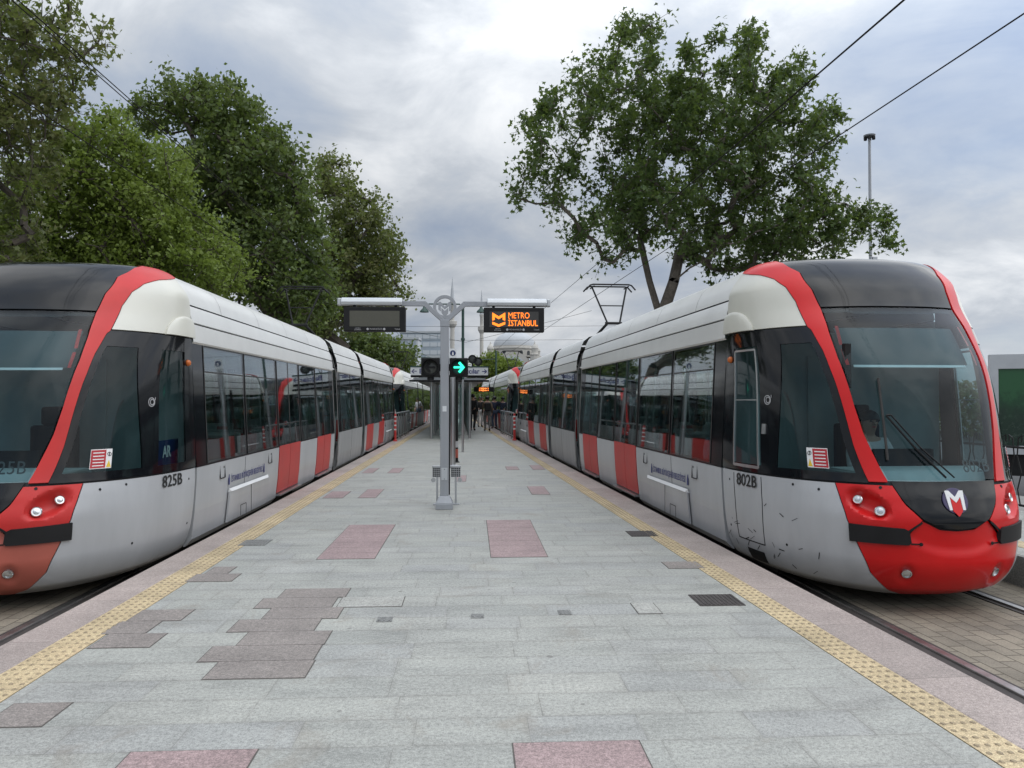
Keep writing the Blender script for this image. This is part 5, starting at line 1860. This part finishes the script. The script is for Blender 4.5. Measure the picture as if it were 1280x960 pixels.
D = 27.
tree('plane_tree', (at(826, 400, D).x, at(826, 400, D).y, -.15), 'large plane tree with open leafy crown rising behind the right tram', 'tree',
     [blob(800, 110, D, 85, 75, 3.0), blob(700, 165, D, 50, 70, 2.2), blob(672, 225, D, 36, 32, 1.3), blob(905, 130, D, 95, 85, 3.2), blob(850, 220, D, 120, 95, 3.6), blob(985, 195, D, 62, 105, 2.8),
      blob(965, 285, D, 85, 60, 3.2), blob(765, 285, D, 55, 42, 2.0), blob(1068, 296, D, 48, 30, 1.6), blob(800, 50, D, 28, 28, 1.4), blob(925, 55, D, 26, 30, 1.2), blob(985, 110, D, 32, 40, 1.4), blob(890, 310, D, 60, 34, 2.4), blob(985, 325, D, 60, 34, 2.4), blob(1040, 240, D, 26, 50, 1.4), blob(700, 225, D, 40, 40, 1.4), blob(740, 330, D, 26, 22, 1.0)],
     300, 44000, .19, 'leafdark', 4.55, .22, 11, mind=.66, clump_r=.72, lobed=True, hollow=.35,
     fork=[(at(812, 352, D + .3), 2), (at(800, 300, D + .5), 3), (at(796, 262, D + .5), 4), (at(842, 352, D - .3), 2), (at(862, 335, D - .6), 6), (at(895, 318, D - .8), 7), (at(850, 315, D + .9), 6)])

GT = 'trees along the pavement on the left'
D = 14.5
tree('plane_tree', (at(-60, 420, D).x, at(-60, 420, D).y, -.15), 'browning plane tree overhanging at the upper left, thin against the sky', 'tree',
     [blob(-40, 80, D, 100, 100, 2.2), blob(35, 60, D, 70, 45, 1.5), blob(100, 35, D, 32, 30, .9), blob(10, 190, D, 55, 65, 1.4), blob(-20, 300, D, 60, 50, 1.4), blob(75, 130, D, 30, 30, .8), blob(40, 130, D, 40, 50, 1.2)],
     100, 11500, .13, 'leafbrown', 2.4, .075, 21, mind=.52, clump_r=.55, barkm='barkdark', lobed=True, group=GT, hollow=.1)
D = 20.
tree('maple_tree', (at(150, 420, D).x, at(150, 420, D).y, -.15), 'bright green bushy tree with soft rounded crown directly behind tram 825B', 'tree',
     [blob(145, 225, D, 72, 70, 2.0), blob(80, 275, D, 95, 62, 2.2), blob(190, 285, D, 62, 50, 1.8), blob(235, 335, D, 62, 50, 1.8), blob(110, 340, D, 140, 45, 2.2), blob(205, 215, D, 28, 28, 1.2)],
     260, 76000, .115, 'leafbright', 2.4, .2, 31, mind=.5, clump_r=.62, barkm='barkdark', group=GT, hollow=.55)
D = 28.
tree('plane_tree', (at(285, 420, D).x, at(285, 420, D).y, -.15), 'tall dark plane tree, the highest crown behind the bright bushy tree', 'tree',
     [blob(240, 132, D, 34, 26, 1.8), blob(188, 145, D, 26, 22, 1.4), blob(295, 150, D, 36, 36, 2.0), blob(290, 225, D, 62, 52, 2.6), blob(345, 225, D, 36, 52, 2.2), blob(330, 320, D, 62, 50, 2.6), blob(378, 300, D, 30, 48, 2.0), blob(370, 370, D, 50, 35, 2.2), blob(250, 280, D, 50, 50, 2.0)],
     230, 44000, .18, 'leafmid', 4.0, .30, 41, mind=.75, clump_r=.80, barkm='barkdark', group=GT, hollow=.3)
D = 39.
tree('plane_tree', (at(440, 430, D).x, at(440, 430, D).y, -.15), 'olive plane tree with ragged crown, the last one before the left display', 'tree',
     [blob(412, 225, D, 24, 26, 1.8), blob(445, 280, D, 34, 34, 2.2), blob(480, 320, D, 20, 34, 1.8), blob(430, 345, D, 48, 44, 2.6), blob(485, 372, D, 18, 24, 1.6), blob(400, 385, D, 48, 32, 2.2)],
     150, 26000, .20, 'leafbrown', 3.5, .30, 51, mind=.95, clump_r=.95, barkm='barkdark', group=GT, hollow=.2)
D = 62.
tree('small_tree', (at(468, 460, D).x, at(468, 460, D).y, -.15), 'dull green low tree below the building roofs, left of the shelter sign', 'tree',
     [blob(455, 440, D, 36, 30, 2.2), blob(490, 455, D, 30, 22, 2.0), blob(430, 450, D, 30, 30, 2.0)], 90, 11000, .30, 'leafmid', 1.6, .18, 61, mind=.9, clump_r=1.1, barkm='barkdark', hollow=.4)
D = 90.
tree('small_tree', (at(625, 480, D).x, at(625, 480, D).y, -.15), 'round fresh green tree in front of the mosque, right of the shelter sign', 'tree',
     [blob(618, 462, D, 24, 18, 2.2), blob(640, 468, D, 18, 14, 1.8), blob(600, 470, D, 16, 12, 1.6)], 70, 9000, .34, 'leafbright', 1.4, .2, 71, mind=.9, clump_r=1.1, barkm='barkdark', hollow=.4)


def hedge(name, label, x0, x1, y0, y1, h, leaves, size, seed, z=-.15, rotz=0):
    rng = np.random.default_rng(seed)
    n = leaves
    p = np.stack([rng.uniform(x0, x1, n), rng.uniform(y0, y1, n), np.zeros(n)], 1)
    hh = h * (.72 + .28 * np.sin(p[:, 1] * .9 + seed) * np.sin(p[:, 1] * .37 + 1.3))
    p[:, 2] = hh * rng.random(n) ** .7
    Hd = empty(name, (0, 0, z), rotz, label, 'hedge')
    V, m = make_leaves(rng, p, size, False)
    leaf_object('foliage', V, m, M['leafmid'], Hd)
    mb = MB()
    y = y0
    while y < y1:
        mb.tube([((x0 + x1) / 2, y, 0), ((x0 + x1) / 2 + rng.normal() * .2, y + .2, h * .7)], [.05, .02], 5)
        y += 1.2
    b = mb.build('stems', M['barkdark'], Hd)
    b['kind'] = 'stuff'
    return Hd


hedge('hedge', 'dense dark hedge under the trees, seen through the left tram windows', -14.5, -12.8, 4, 62, 4.2, 34000, .26, 81)
hedge('hedge', 'clipped hedge beyond the road, seen past the right billboard', 25, 27, 6, 95, 3.0, 22000, .34, 82, RAILZ, ROT)

# distant wood on both sides
def far_wood(name, segs, h, n, size, seed):
    rng = np.random.default_rng(seed)
    P = []
    for (a, b, w, hh) in segs:
        a, b = np.array(a), np.array(b)
        m = int(n * np.linalg.norm(b - a) / sum(np.linalg.norm(np.array(q) - np.array(p)) for p, q, _, _ in segs))
        t = rng.random((m, 1))
        p = a + (b - a) * t + rng.normal(size=(m, 2)) * w
        top = hh * (.7 + .3 * np.sin(t[:, 0] * 47 + seed) * np.sin(t[:, 0] * 19))
        P.append(np.concatenate([p, (top * rng.random(m) ** .6)[:, None]], 1))
    V, m = make_leaves(rng, np.concatenate(P), size, False)
    o = leaf_object(name, V, m, M['leafmid'], None)
    o.location = (0, 0, RAILZ)
    o['label'] = 'low mass of distant trees along the horizon'
    o['category'] = 'wood'
    o['kind'] = 'stuff'


far_wood('distant_wood', [((-40, 90), (-16, 170), 5, 8), ((-16, 170), (26, 200), 4, 6.5), ((30, 140), (120, 240), 6, 7), ((-40, 20), (-40, 90), 6, 9)], 9, 42000, 1.1, 91)

# ------------------------------------------------------------------ mosque and city behind
def mosque():
    Dm = 300.
    k = Dm / F
    c = at(643, 499, Dm)
    MQ = empty('mosque', (c.x, c.y, RAILZ), R(-8), 'pale stone mosque with grey dome and arched gables in the distance', 'mosque')
    U = lambda px: px * k
    zz = lambda py: (499 - py) * k + 1.9
    MB().box(-U(27), U(27), -U(27), U(27), 0, zz(452)).build('prayer_hall', M['mosque'], MQ, bevel=.3)
    MB().lathe([(U(27), zz(447)), (U(27), zz(438)), (U(28), zz(437)), (U(28), zz(435.5)), (U(26.5), zz(435)), (U(26.5), zz(433))], 40).build('drum', M['mosque'], MQ, smooth=False)
    dm = [(U(26.3) * math.cos(t), zz(433) + U(19) * math.sin(t)) for t in np.linspace(0, R(88), 12)]
    MB().lathe(dm, 40).build('dome', M['lead'], MQ, smooth=True)
    MB().lathe([(.25, zz(414)), (.5, zz(411)), (.12, zz(408)), (0, zz(404))], 10).build('finial', M['lead'], MQ, smooth=True)
    for kk in range(16):
        t = 2 * math.pi * kk / 16
        mt = Matrix.Rotation(t, 4, 'Z') @ Matrix.Translation((0, -U(27) - .02, 0))
        MB().prism([(-.7, zz(445)), (.7, zz(445)), (.7, zz(441)), (.35, zz(439.6)), (-.35, zz(439.6)), (-.7, zz(441))], 0, .3).build('drum_window', M['darkopen'], MQ, mtx=mt)
    for a in range(4):
        mt = Matrix.Rotation(a * math.pi / 2, 4, 'Z')
        arch = [(-U(21), zz(462))] + [(U(21) * math.cos(t), zz(458) + U(17) * math.sin(t)) for t in np.linspace(math.pi, 0, 13)] + [(U(21), zz(462))]
        g_ = MB().prism(arch, -U(27.8), -U(26)).build('gable_arch', M['mosque'], MQ, mtx=mt)
        arch2 = [(-U(15), zz(466))] + [(U(15) * math.cos(t), zz(458) + U(12) * math.sin(t)) for t in np.linspace(math.pi, 0, 13)] + [(U(15), zz(466))]
        MB().prism(arch2, -U(28.1), -U(27.5)).build('arch_field', M['farfacade'], g_, mtx=mt)
        for (x, w_, h0, h1) in ((0, 2.4, 468, 450), (-U(8), 1.4, 468, 453), (U(8), 1.4, 468, 453)):
            MB().prism([(x - w_, zz(h0)), (x + w_, zz(h0)), (x + w_, zz(h1 + 3)), (x + w_ * .5, zz(h1)), (x - w_ * .5, zz(h1)), (x - w_, zz(h1 + 3))], -U(28.4), -U(28)).build('arch_window', M['darkopen'], g_, mtx=mt)
        x, y = U(27) * (1 if a in (0, 1) else -1), U(27) * (1 if a in (1, 2) else -1)
        mt2 = Matrix.Translation((x, y, 0))
        tw = MB().lathe([(U(5.5), 0), (U(5.5), zz(446)), (U(6), zz(445.5)), (U(6), zz(444)), (U(4), zz(443.5)), (U(4), zz(438)), (U(4.6), zz(437.6)), (U(3.6), zz(435)), (U(1.2), zz(432)), (0, zz(428))], 12).build('corner_turret', M['mosque'], MQ, mtx=mt2)
    MB().box(-U(40), U(40), -U(40), U(40), 0, zz(474)).build('lower_hall', M['mosque'], MQ, bevel=.3)
    for px, py_top, py_bal, w_, dd, lab in ((565.3, 346, 404, 3.0, 292, 'left of the two mosque minarets, with pointed grey cap behind the emblem'), (602, 362, 411, 2.5, 330, 'right of the two mosque minarets, slimmer, beside the lit display')):
        kk = dd / F
        c = at(px, 499, dd)
        Mn = empty('minaret', (c.x, c.y, RAILZ), 0, lab, 'minaret', 'minarets of the distant mosque')
        z_ = lambda py: (499 - py) * kk + 1.9
        r = w_ * kk
        MB().lathe([(r * 1.8, 0), (r * 1.8, z_(470)), (r * 1.1, z_(462)), (r, z_(458)), (r * .92, z_(py_bal + 5))], 16).build('shaft', M['mosque'], Mn, smooth=True)
        MB().lathe([(r * .95, z_(py_bal + 6)), (r * 1.9, z_(py_bal + 1.5)), (r * 1.95, z_(py_bal - 2.5)), (r * 1.5, z_(py_bal - 3)), (r * .9, z_(py_bal - 3))], 16).build('balcony', M['mosque'], Mn)
        MB().lathe([(r * .85, z_(py_bal - 2)), (r * .82, z_(py_top + 34)), (r * 1.05, z_(py_top + 33)), (r * 1.05, z_(py_top + 31))], 16).build('upper_shaft', M['mosque'], Mn, smooth=True)
        MB().lathe([(r * 1.0, z_(py_top + 31)), (r * .55, z_(py_top + 15)), (r * .18, z_(py_top + 5)), (.05, z_(py_top))], 16).build('spire', M['lead'], Mn, smooth=True)


mosque()


def tower_block(px0, px1, py0, depth, label, fl, name='office_building', mats_=('farfacade', 'farglass'), skew=0.):
    k = depth / F
    a, b = at(px0, 499, depth), at(px1, 499, depth)
    W = (b - a).length
    H = (499 - py0) * k + 1.9
    B = empty(name, (a.x, a.y, RAILZ), math.atan2(b.y - a.y, b.x - a.x) + skew, label, 'building', 'buildings far behind the platform')
    MB().box(0, W, 0, W * .7, 0, H).build('wall', M[mats_[0]], B)
    MB().box(-.3, W + .3, -.3, W * .7 + .3, H, H + .6).build('roof', M['lead'], B)
    fh = H / fl
    for i in range(fl):
        f = MB().box(.6, W - .6, -.08, .1, i * fh + fh * .28, i * fh + fh * .82).build('window_row', M[mats_[1]], B)
        n = int(W / 2.2)
        mb = MB()
        for j in range(1, n):
            x = j * W / n
            mb.box(x - .12, x + .12, -.14, -.081, i * fh + fh * .28, i * fh + fh * .82)
        mb.build('mullion', M[mats_[0]], f)


tower_block(478, 522, 424, 230, 'pale stepped office block above the low trees, left of the post', 7)
tower_block(500, 556, 416, 260, 'taller glazed building with dark vertical mullions, left of the post', 9, mats_=('farglass', 'farfacade'))
tower_block(534, 563, 447, 210, 'low blue grey building just left of the sign pole', 5, mats_=('farfacade', 'farglass'))


# ------------------------------------------------------------------ people
def skin_mesh(V, E, rad, root=0, sub=2):
    me = bpy.data.meshes.new('skin_tmp')
    me.from_pydata([tuple(v) for v in V], E, [])
    o = bpy.data.objects.new('skin_tmp', me)
    COL.objects.link(o)
    m = o.modifiers.new('skin', 'SKIN')
    m.use_smooth_shade = True
    for i, r in enumerate(rad):
        d = me.skin_vertices[0].data[i]
        d.radius = (r, r) if not isinstance(r, tuple) else r
        d.use_root = (i == root)
    sb = o.modifiers.new('sub', 'SUBSURF')
    sb.levels = sb.render_levels = sub
    bpy.context.view_layer.update()
    r = bpy.data.meshes.new_from_object(o.evaluated_get(bpy.context.evaluated_depsgraph_get()))
    mb = MB().add([v.co.copy() for v in r.vertices], [tuple(p.vertices) for p in r.polygons])
    bpy.data.objects.remove(o)
    bpy.data.meshes.remove(me)
    bpy.data.meshes.remove(r)
    return mb


def person(loc, rotz, label, top, bottom, pose='stand', hair='short', scale=1., hairmat=None, sleeves=True, stride=.0, bag=None, group=None, arm_fwd=0.):
    P = empty('person', loc, rotz, label, 'person', group)
    P.scale = (scale,) * 3
    J = {'pelvis': (0, 0, .95), 'spine': (0, .01, 1.14), 'chest': (0, .01, 1.34), 'neck': (0, .01, 1.49), 'headb': (0, -.005, 1.56), 'headc': (0, -.015, 1.645), 'headt': (0, 0, 1.715)}
    for s, n in ((1, 'L'), (-1, 'R')):
        st = stride * s
        J['sh' + n] = (.175 * s, .01, 1.42)
        J['el' + n] = (.235 * s, .05 - st * .5 - arm_fwd * .10, 1.14)
        J['wr' + n] = (.235 * s, -.05 - st * .9 - arm_fwd * .30, .90 + arm_fwd * .18)
        J['ha' + n] = (.225 * s, -.085 - st * .95 - arm_fwd * .36, .83 + arm_fwd * .20)
        J['hip' + n] = (.095 * s, 0, .92)
        J['kn' + n] = (.10 * s, -.03 - st * .55, .50)
        J['an' + n] = (.10 * s, .03 - st * (.8 if st > 0 else 1.25), .09 + (.05 if st < 0 else 0))
        J['to' + n] = (.115 * s, -.13 - st * (.8 if st > 0 else 1.25), .035)
    if pose == 'sit':
        dz = -.45
        for k in J:
            x, y, z = J[k]
            J[k] = (x, y, z + dz)
        for s, n in ((1, 'L'), (-1, 'R')):
            J['hip' + n] = (.095 * s, 0, .50)
            J['kn' + n] = (.12 * s, -.44, .52)
            J['an' + n] = (.12 * s, -.46, .09)
            J['to' + n] = (.13 * s, -.62, .035)
            J['el' + n] = (.24 * s, -.10, .72)
            J['wr' + n] = (.17 * s, -.30, .64)
            J['ha' + n] = (.15 * s, -.37, .62)
    RAD = {'pelvis': .125, 'spine': .118, 'chest': .135, 'neck': .052, 'headb': .070, 'headc': .098, 'headt': .075}
    for n in 'LR':
        RAD.update({'sh' + n: .062, 'el' + n: .040, 'wr' + n: .027, 'ha' + n: .034, 'hip' + n: .090, 'kn' + n: .056, 'an' + n: .038, 'to' + n: .034})
    EDG = [('pelvis', 'spine'), ('spine', 'chest'), ('chest', 'neck'), ('neck', 'headb'), ('headb', 'headc'), ('headc', 'headt')]
    for n in 'LR':
        EDG += [('chest', 'sh' + n), ('sh' + n, 'el' + n), ('el' + n, 'wr' + n), ('wr' + n, 'ha' + n), ('pelvis', 'hip' + n), ('hip' + n, 'kn' + n), ('kn' + n, 'an' + n), ('an' + n, 'to' + n)]

    def grow(keys, extra, k=1.):
        ks = [q for q in J if q in keys]
        ix = {q: i for i, q in enumerate(ks)}
        return skin_mesh([J[q] for q in ks], [(ix[a], ix[b]) for a, b in EDG if a in ix and b in ix], [RAD[q] * k + extra for q in ks], ix.get('pelvis', 0))
    body = grow(set(J), 0)
    for s, n in ((1, 'L'), (-1, 'R')):
        h = Vector(J['ha' + n])
        d = (h - Vector(J['wr' + n])).normalized()
        side = d.cross(Vector((s, 0, 0))).normalized()
        for f in range(4):
            o = h + side * (.021 - .014 * f) + d * .012
            L = (.066, .074, .070, .054)[f]
            body.tube([o, o + d * L * .55, o + d * L * .8 + Vector((-s * .018, 0, 0)), o + d * L * .9 + Vector((-s * .032, 0, 0))], [.0085, .008, .0075, .006], 6)
        o = h + side * .03 - d * .015
        body.tube([o, o + side * .022 + d * .02, o + side * .026 + d * .048], [.010, .009, .007], 6)
    hc = Vector(J['headc'])
    body.tube([hc + Vector((0, -.088, .012)), hc + Vector((0, -.112, -.022)), hc + Vector((0, -.09, -.03))], [.008, .013, .011], 6)
    for s in (-1, 1):
        body.lathe([(.004, -.008), (.026, 0), (.004, .008)], 8, 0, Matrix.Translation(hc + Vector((s * .088, .005, -.008))) @ Matrix.Rotation(R(90), 4, 'Y'))
    b = body.build('body', M['skin'], P, smooth=True)
    for s in (-1, 1):
        MB().lathe([(.012, -.003), (.009, .004), (0, .006)], 8, 0, Matrix.Translation(hc + Vector((s * .033, -.090, .010))) @ Matrix.Rotation(R(90), 4, 'X')).build('eye', M['txtblack'], b)
    MB().tube([hc + Vector((-.022, -.088, -.052)), hc + Vector((0, -.094, -.053)), hc + Vector((.022, -.088, -.052))], [.003, .006, .003], 5).build('mouth', M['seatred'], b)
    up = {'pelvis', 'spine', 'chest', 'shL', 'shR', 'elL', 'elR'} | ({'wrL', 'wrR'} if sleeves else set())
    grow(up, .016).build('jacket' if sleeves else 'shirt', top, P, smooth=True)
    grow({'pelvis', 'hipL', 'hipR', 'knL', 'knR', 'anL', 'anR'}, .014).build('trousers', bottom, P, smooth=True)
    for n in 'LR':
        grow({'an' + n, 'to' + n}, .012).build('shoe', M['blackmatt'], P, smooth=True)
    hm = hairmat or M['hairdark']
    hb = MB()
    prof = [(.112 * math.sin(t), .112 * math.cos(t)) for t in np.linspace(R(100), 0, 9)]
    hb.lathe([(max(r, 0), z) for r, z in prof], 18, 0, Matrix.Translation(hc + Vector((0, .018, .014))) @ Matrix.Rotation(R(-18), 4, 'X'))
    if hair == 'long':
        hb.tube([hc + Vector((0, .05, .05)), hc + Vector((0, .095, -.08)), hc + Vector((0, .125, -.24)), hc + Vector((0, .135, -.38))], [.075, .092, .085, .04], 12)
    hb.build('hair', hm, P, smooth=True)
    if bag is not None:
        bg = MB().box(-.15, .15, .13, .27, 1.0, 1.42)
        bg.build('backpack', bag, P, bevel=.04)
    return P


BLK, NVY = cloth('black_cloth', (.014, .014, .016)), cloth('navy_cloth', (.025, .03, .06))
WHT, LBL = cloth('white_cloth', (.62, .63, .64)), cloth('pale_blue_cloth', (.32, .42, .52))
JEA, GRY = cloth('denim', (.06, .085, .14)), cloth('grey_cloth', (.16, .16, .165))
PAT = cloth('patterned_cloth', (.22, .22, .22), var=.85, vs=28)
RED, BRN = cloth('dull_red_cloth', (.25, .045, .045)), cloth('brown_cloth', (.12, .085, .06))


def gp(px, py):
    g = ground(px, py)
    return Vector((g.x, g.y, .002))


person(gp(591, 538.7), R(170), 'person in black coat and black trousers walking beside the shelter glass', BLK, BLK, stride=.16, scale=1.06)
person(gp(609, 539), R(185), 'person with dark backpack and patterned trousers near the right platform edge', BRN, PAT, stride=.10, bag=BLK)
person(gp(600, 534), R(20), 'person in black top and pale trousers facing the camera behind the person in black coat', BLK, WHT, arm_fwd=1.)
person(gp(618, 536), R(200), 'person in navy jacket and jeans standing by the right railing', NVY, JEA)
person(gp(614, 529), R(10), 'person in dull red jacket farther back at the right platform edge', RED, GRY, stride=.1)
person(gp(604, 526), R(-60), 'person in pale blue shirt far along the platform', LBL, GRY, sleeves=False)
person(gp(594, 527), R(150), 'person in brown jacket far back next to the shelter', BRN, BLK)
person(gp(542, 528), R(30), 'person in white shirt left of the shelter, seen past the steel posts', WHT, JEA, sleeves=False, stride=.1)
person(gp(530, 526), R(170), 'person in grey jacket far back on the left platform edge', GRY, JEA)


def in_tram(x, y, h):
    return DN * (4.495 + x) + DD * (6.3 + y) + Vector((0, 0, RAILZ + h))


person(in_tram(0, 1.40, .47), ROT, 'driver in white shirt seated behind the windscreen of tram 802B', WHT, NVY, pose='sit', sleeves=True)
person(in_tram(-.80, 3.02, .36), ROT + math.pi, 'seated passenger with long dark hair and white top by the first window of tram 802B', WHT, JEA, pose='sit', hair='long', sleeves=False)
person(in_tram(-.72, 3.72, .36), ROT, 'seated passenger in pale blue shirt facing the long haired passenger in tram 802B', LBL, GRY, pose='sit', sleeves=False)
person(in_tram(-.74, 4.62, .36), ROT + math.pi, 'seated passenger in white shirt by the second window of tram 802B', WHT, BLK, pose='sit')
person(in_tram(-.55, 6.9, .345), ROT + R(70), 'standing passenger in navy jacket behind the first red door of tram 802B', NVY, JEA)
person(in_tram(-.60, 9.6, .345), ROT - R(80), 'standing passenger in dull red jacket behind the second red door of tram 802B', RED, BLK)

# blue board leaning inside the cab door window of the left tram
nb = MB().box(1.17, 1.18, 1.25, 1.95, 1.16, 1.46).build('notice_board', M['bluesign'], None)
nb.parent = tramL
text('notice_text', 'AR', .17, face_side(1.183, 1.62, 1.33, 1), M['txtwhite'], nb, bold=.004)
# small lamp cluster on the shelter front
for x, z, c in ((590.5, 449, 'red'), (597.5, 452, 'dark')):
    p = at(x, z, 31.6)
    L_ = empty('tram_signal', p, 0, 'small round black signal on the shelter roof, %s' % ('nearer the lit green arrow' if c == 'red' else 'farther right'), 'signal', 'small signals on the shelter roof')
    MB().lathe([(.16, -.1), (.18, .06), (.15, .06), (.14, .0), (0, .0)], 18, 0, Matrix.Rotation(R(90), 4, 'X')).build('housing', M['blackmatt'], L_, smooth=True)
    MB().lathe([(.13, .005), (.08, .02), (0, .025)], 16, 0, Matrix.Rotation(R(90), 4, 'X')).build('lens', M['darklens'], L_, smooth=True)
    MB().tube([(0, .05, -.15), (0, .05, -(p.z - 2.46))], .03, 8).build('stem', M['ironblack'], L_)
